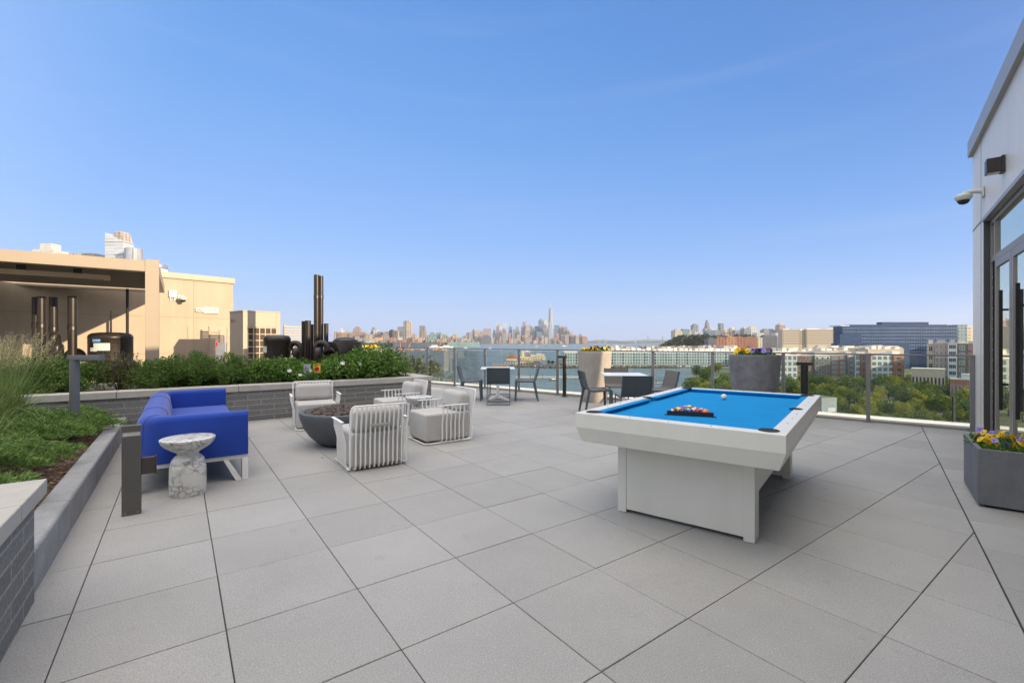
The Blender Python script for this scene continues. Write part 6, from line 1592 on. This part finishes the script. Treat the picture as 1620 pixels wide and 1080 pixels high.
# small grey kiosk by the park
kk = thing('park_kiosk', 'small blue-grey kiosk with a green roof past the corner of the pool table', 'kiosk', AT(1312, 150, ZG), YAW+8)
kw = 27/F*150/2; kh = ZT(629,150)-ZG
MT['kiosk'] = pm('kiosk_grey', (.20,.24,.27), .7, scale=.3)
MB().box(-kw, kw, 0, 8, 0, kh).build('wall', MT['kiosk'], kk)
MB().box(-kw*.9, kw*.9, .5, 7.5, kh+.01, kh+.12).build('roof', MT['ground'], kk)
MB().box(-kw*.2, kw*.8, -.05, -.01, kh-4.6, kh-3.3).build('window', MT['b_white'], kk)
m = MB(); random.seed(4)
for _ in range(9): a, c = random.uniform(.1,.85)*kw, kh-random.uniform(1.5,2.4); m.box(a, a+.12, -.03, -.01, c, c+.10)
m.build('white_mark', MT['roof_white'], kk)
p = AT(1508.6, 16, 0); lz = ZT(665, 16)
struct(MB().box(-2, 9, 10.23, 13.5, -3.7, lz-.02).build('lower_roof', MT['ground']), 'green planted lower roof strip')
tag(MB().box(-.035,.035,-.035,.035,-.1,1.0).box(-.12,.14,-.03,.03,1.001,1.04).build('lower_light', MT['black'], loc=G(1508.6, 665, -1.9), rotz=YAW), 'small dark path light on the lower roof beyond the glass', 'bollard light')

# ---- trees
def tree_proto(kind, R_, H_, seed, n=1):
    random.seed(seed); t = thing('park_tree', 'x', 'tree'); f = MB(); tr = MB()
    K = 46
    cz = H_*.60
    for _ in range(K):
        d = rdir(); q = random.random()**.4; c = Vector((d.x*R_*q*.85, d.y*R_*q*.85, cz+d.z*H_*.34*q))
        r = R_*random.uniform(.20, .38)
        for _ in range(48):
            e = rdir(); p = c+e*r*random.random()**.25; leaf(f, p, e+Vector((0,0,.3))+rdir()*.6, random.uniform(.28, .62), .75)
    tr.tube([(0,0,-.3),(.1,.05,H_*.3),(.05,0,H_*.62)], [.24,.18,.08], 7)
    for k in range(6):
        a = k*1.05+random.uniform(-.3,.3); tr.tube([(.08,.03,H_*.30),(R_*.3*math.cos(a), R_*.3*math.sin(a), H_*.45),(R_*.65*math.cos(a), R_*.65*math.sin(a), H_*.62)], [.12,.08,.03], 5)
    f.build('crown', MT[kind], t); tr.build('trunk', MT['bark'], t); return t
TP = [('olive green', tree_proto('tree_a', 3.4, 8.4, 1)), ('dark green', tree_proto('tree_b', 3.9, 8.6, 2)), ('yellow-green', tree_proto('tree_c', 3.0, 8.0, 3)), ('olive green', tree_proto('tree_a', 2.7, 7.2, 4)), ('dark green', tree_proto('tree_b', 3.1, 7.6, 5))]
tused = [0]*5
def tree(px, Y, k, s_, label, z=ZG, grp='park trees below the terrace'):
    loc = AT(px, Y, z); rz = random.uniform(0, 360)
    if tused[k]: o = dup(TP[k][1], loc, rz)
    else: o = TP[k][1]; tused[k] = 1; o.location = loc; o.rotation_euler = (0,0,R(rz))
    o.scale = (s_, s_, s_*random.uniform(.9,1.1)); o['label'] = label; o['group'] = grp
random.seed(90)
rowsT = [(262, 1236, 1545, 7.5, 1.0, 'back'), (238, 1085, 1545, 12, 1.05, 'second'), (212, 1090, 1545, 14, 1.05, 'third'), (188, 1285, 1545, 15, 1.0, 'fourth'), (165, 1290, 1548, 15, .85, 'fifth'), (148, 1318, 1550, 14, .62, 'front')]
for ri, (Y, x0, x1, st, s_, nm) in enumerate(rowsT):
    x = x0+random.uniform(0, 6); c = 0
    while x < x1:
        c += 1
        skip = (ri == 3 and 1395 < x < 1425) or (ri == 0 and random.random() < .55) or (ri in (2,3) and random.random() < .12)
        if not skip:
            k = random.choice([0,1,2,3,4] if ri else [1,4,1,0]) if ri not in (2,3) else random.choice([0,2,2,3,1,4])
            tree(x, Y+random.uniform(-7,7), k, s_*random.uniform(.85,1.15), f'{TP[k][0]} park tree, {ordw(c)} from left in the {nm} row below the terrace')
        x += st*random.uniform(.75, 1.3)
for px, Y, k, s_, lb in ((1098,250,2,1.15,'yellow-green tree at the cove edge left of a railing post'),(1112,244,3,1.1,'olive tree at the cove edge beside a railing post'),(1150,262,1,1.2,'dark tree at the cove edge beside the grey planter'),(1176,268,4,1.2,'dark tree half hidden by the grey planter'),(1137,236,2,.8,'small yellow-green tree under the cove road'),
                         (868,548,2,.75,'small yellow-green tree right of the waterfront hall'),(874,546,4,.7,'small dark tree at the right of the waterfront hall')):
    tree(px, Y, k, s_, lb, grp='trees along the cove')
random.seed(93)
for i in range(16):
    tree(random.uniform(1100,1236), random.uniform(285,420), random.choice([0,1,1,2,4]), random.uniform(.95,1.2), f'tree {ordw(i+1)} in the loose grove behind the dark tall planter', grp='grove by the cove')
# bushy tree beside the terrace edge, left part of the railing
tree(655, 16.5, 0, .42, 'leafy tree top rising just beyond the glass railing', z=ZT(578,16.5)-3.4, grp='near tree')
struct(MB().box(-16, -8, 12.3, 17.5, -26, ZT(578,16.5)-3.4+.1).build('lower_terrace', MT['soil']))
# woods on the far bank and bluff (uncountable)
def wood(name, label, pts, size, cat='woods', mat='tree_b'):
    m = MB()
    for p, r, h in pts:
        for _ in range(26):
            e = rdir(); e.z = abs(e.z); q = Vector((p.x+e.x*r, p.y+e.y*r, p.z+e.z*h)); leaf(m, q, e+rdir()*.5, size*random.uniform(.6,1.3), .8)
    return tag(m.build(name, MT[mat]), label, cat, kind='stuff')
random.seed(91); pts = []
for _ in range(420):
    px = random.uniform(1047, 1190); u = (px-1046)/164; top = ZG+ (ZT(534,1500)-ZG)*min(1,u*5)**.7*random.uniform(.05,.95)
    pts.append((AT(px, 1412+random.uniform(0,50), top), 9, 8))
MT['bluff_leaf'] = m_leaf('bluff_leaf', (.018,.034,.016), (.05,.075,.030), trans=.1)
wood('bluff_woods', 'dark tree cover on the bluff below the cream slabs', pts, 7, mat='bluff_leaf')
pts = [(AT(random.uniform(545, 720), 2300, ZG), 16, random.uniform(6,15)) for _ in range(260)]
wood('far_bank_trees', 'dark green line of trees along the far bank', pts, 12)
pts = [(AT(random.uniform(1290, 1560), random.uniform(126,140), ZG), 1.6, random.uniform(1.5,3.0)) for _ in range(420)]
wood('park_shrubs', 'mass of low green shrubs in front of the park trees', pts, .55, 'shrubs', 'tree_a')

# the same town carries on behind the right-hand building
for i, (x0, x1, yt, cn, Y, lb) in enumerate(((1562,1650,545,'brown brick',262,'long brown brick block farther along the street, behind the right building'),(1655,1760,540,'cream near',270,'cream apartment block farther along the street, behind the right building'),
        (1765,1900,548,'brick near',258,'red brick block at the far end of the street, behind the right building'),(1600,1700,524,'slate near',430,'slate office block set back behind the right building'),(1720,1860,530,'teal near',520,'teal office block set back behind the right building'))):
    bldg('street_block', lb, 'building', x0, x1, yt, Y, FACN[cn], 26, 0, 'cap', 'blocks farther along the street')
random.seed(95)
pts = []
for _ in range(520):
    px = random.uniform(1556, 1980); Y = random.uniform(150, 245); pts.append((AT(px, Y, ZG+random.uniform(.5,3)), 3.2, random.uniform(2.5,5)))
wood('park_woods', 'continuing tree cover of the park behind the right building', pts, 1.0, 'woods', 'tree_a')

# ---------------------------------------------------------------- air
hz = nodes('haze_air')[0]; t = hz.node_tree; t.nodes.remove(t.nodes['Principled BSDF'])
pv = N(t, 'ShaderNodeVolumePrincipled'); pv.inputs['Color'].default_value = (.80,.86,.96,1); pv.inputs['Density'].default_value = HAZE; pv.inputs['Anisotropy'].default_value = .25
t.links.new(pv.outputs[0], t.nodes['Material Output'].inputs['Volume'])
P = [far(-4200,-60), far(11000,-60), far(11000,10600), far(-7000,10600)]
o = MB().prism([(p.x, p.y) for p in P], ZW-1.5, ZT(465,5400)+40).build('haze', hz); o['kind'] = 'stuff'; o['label'] = 'pale blue evening haze over the river and city'; o['category'] = 'haze'
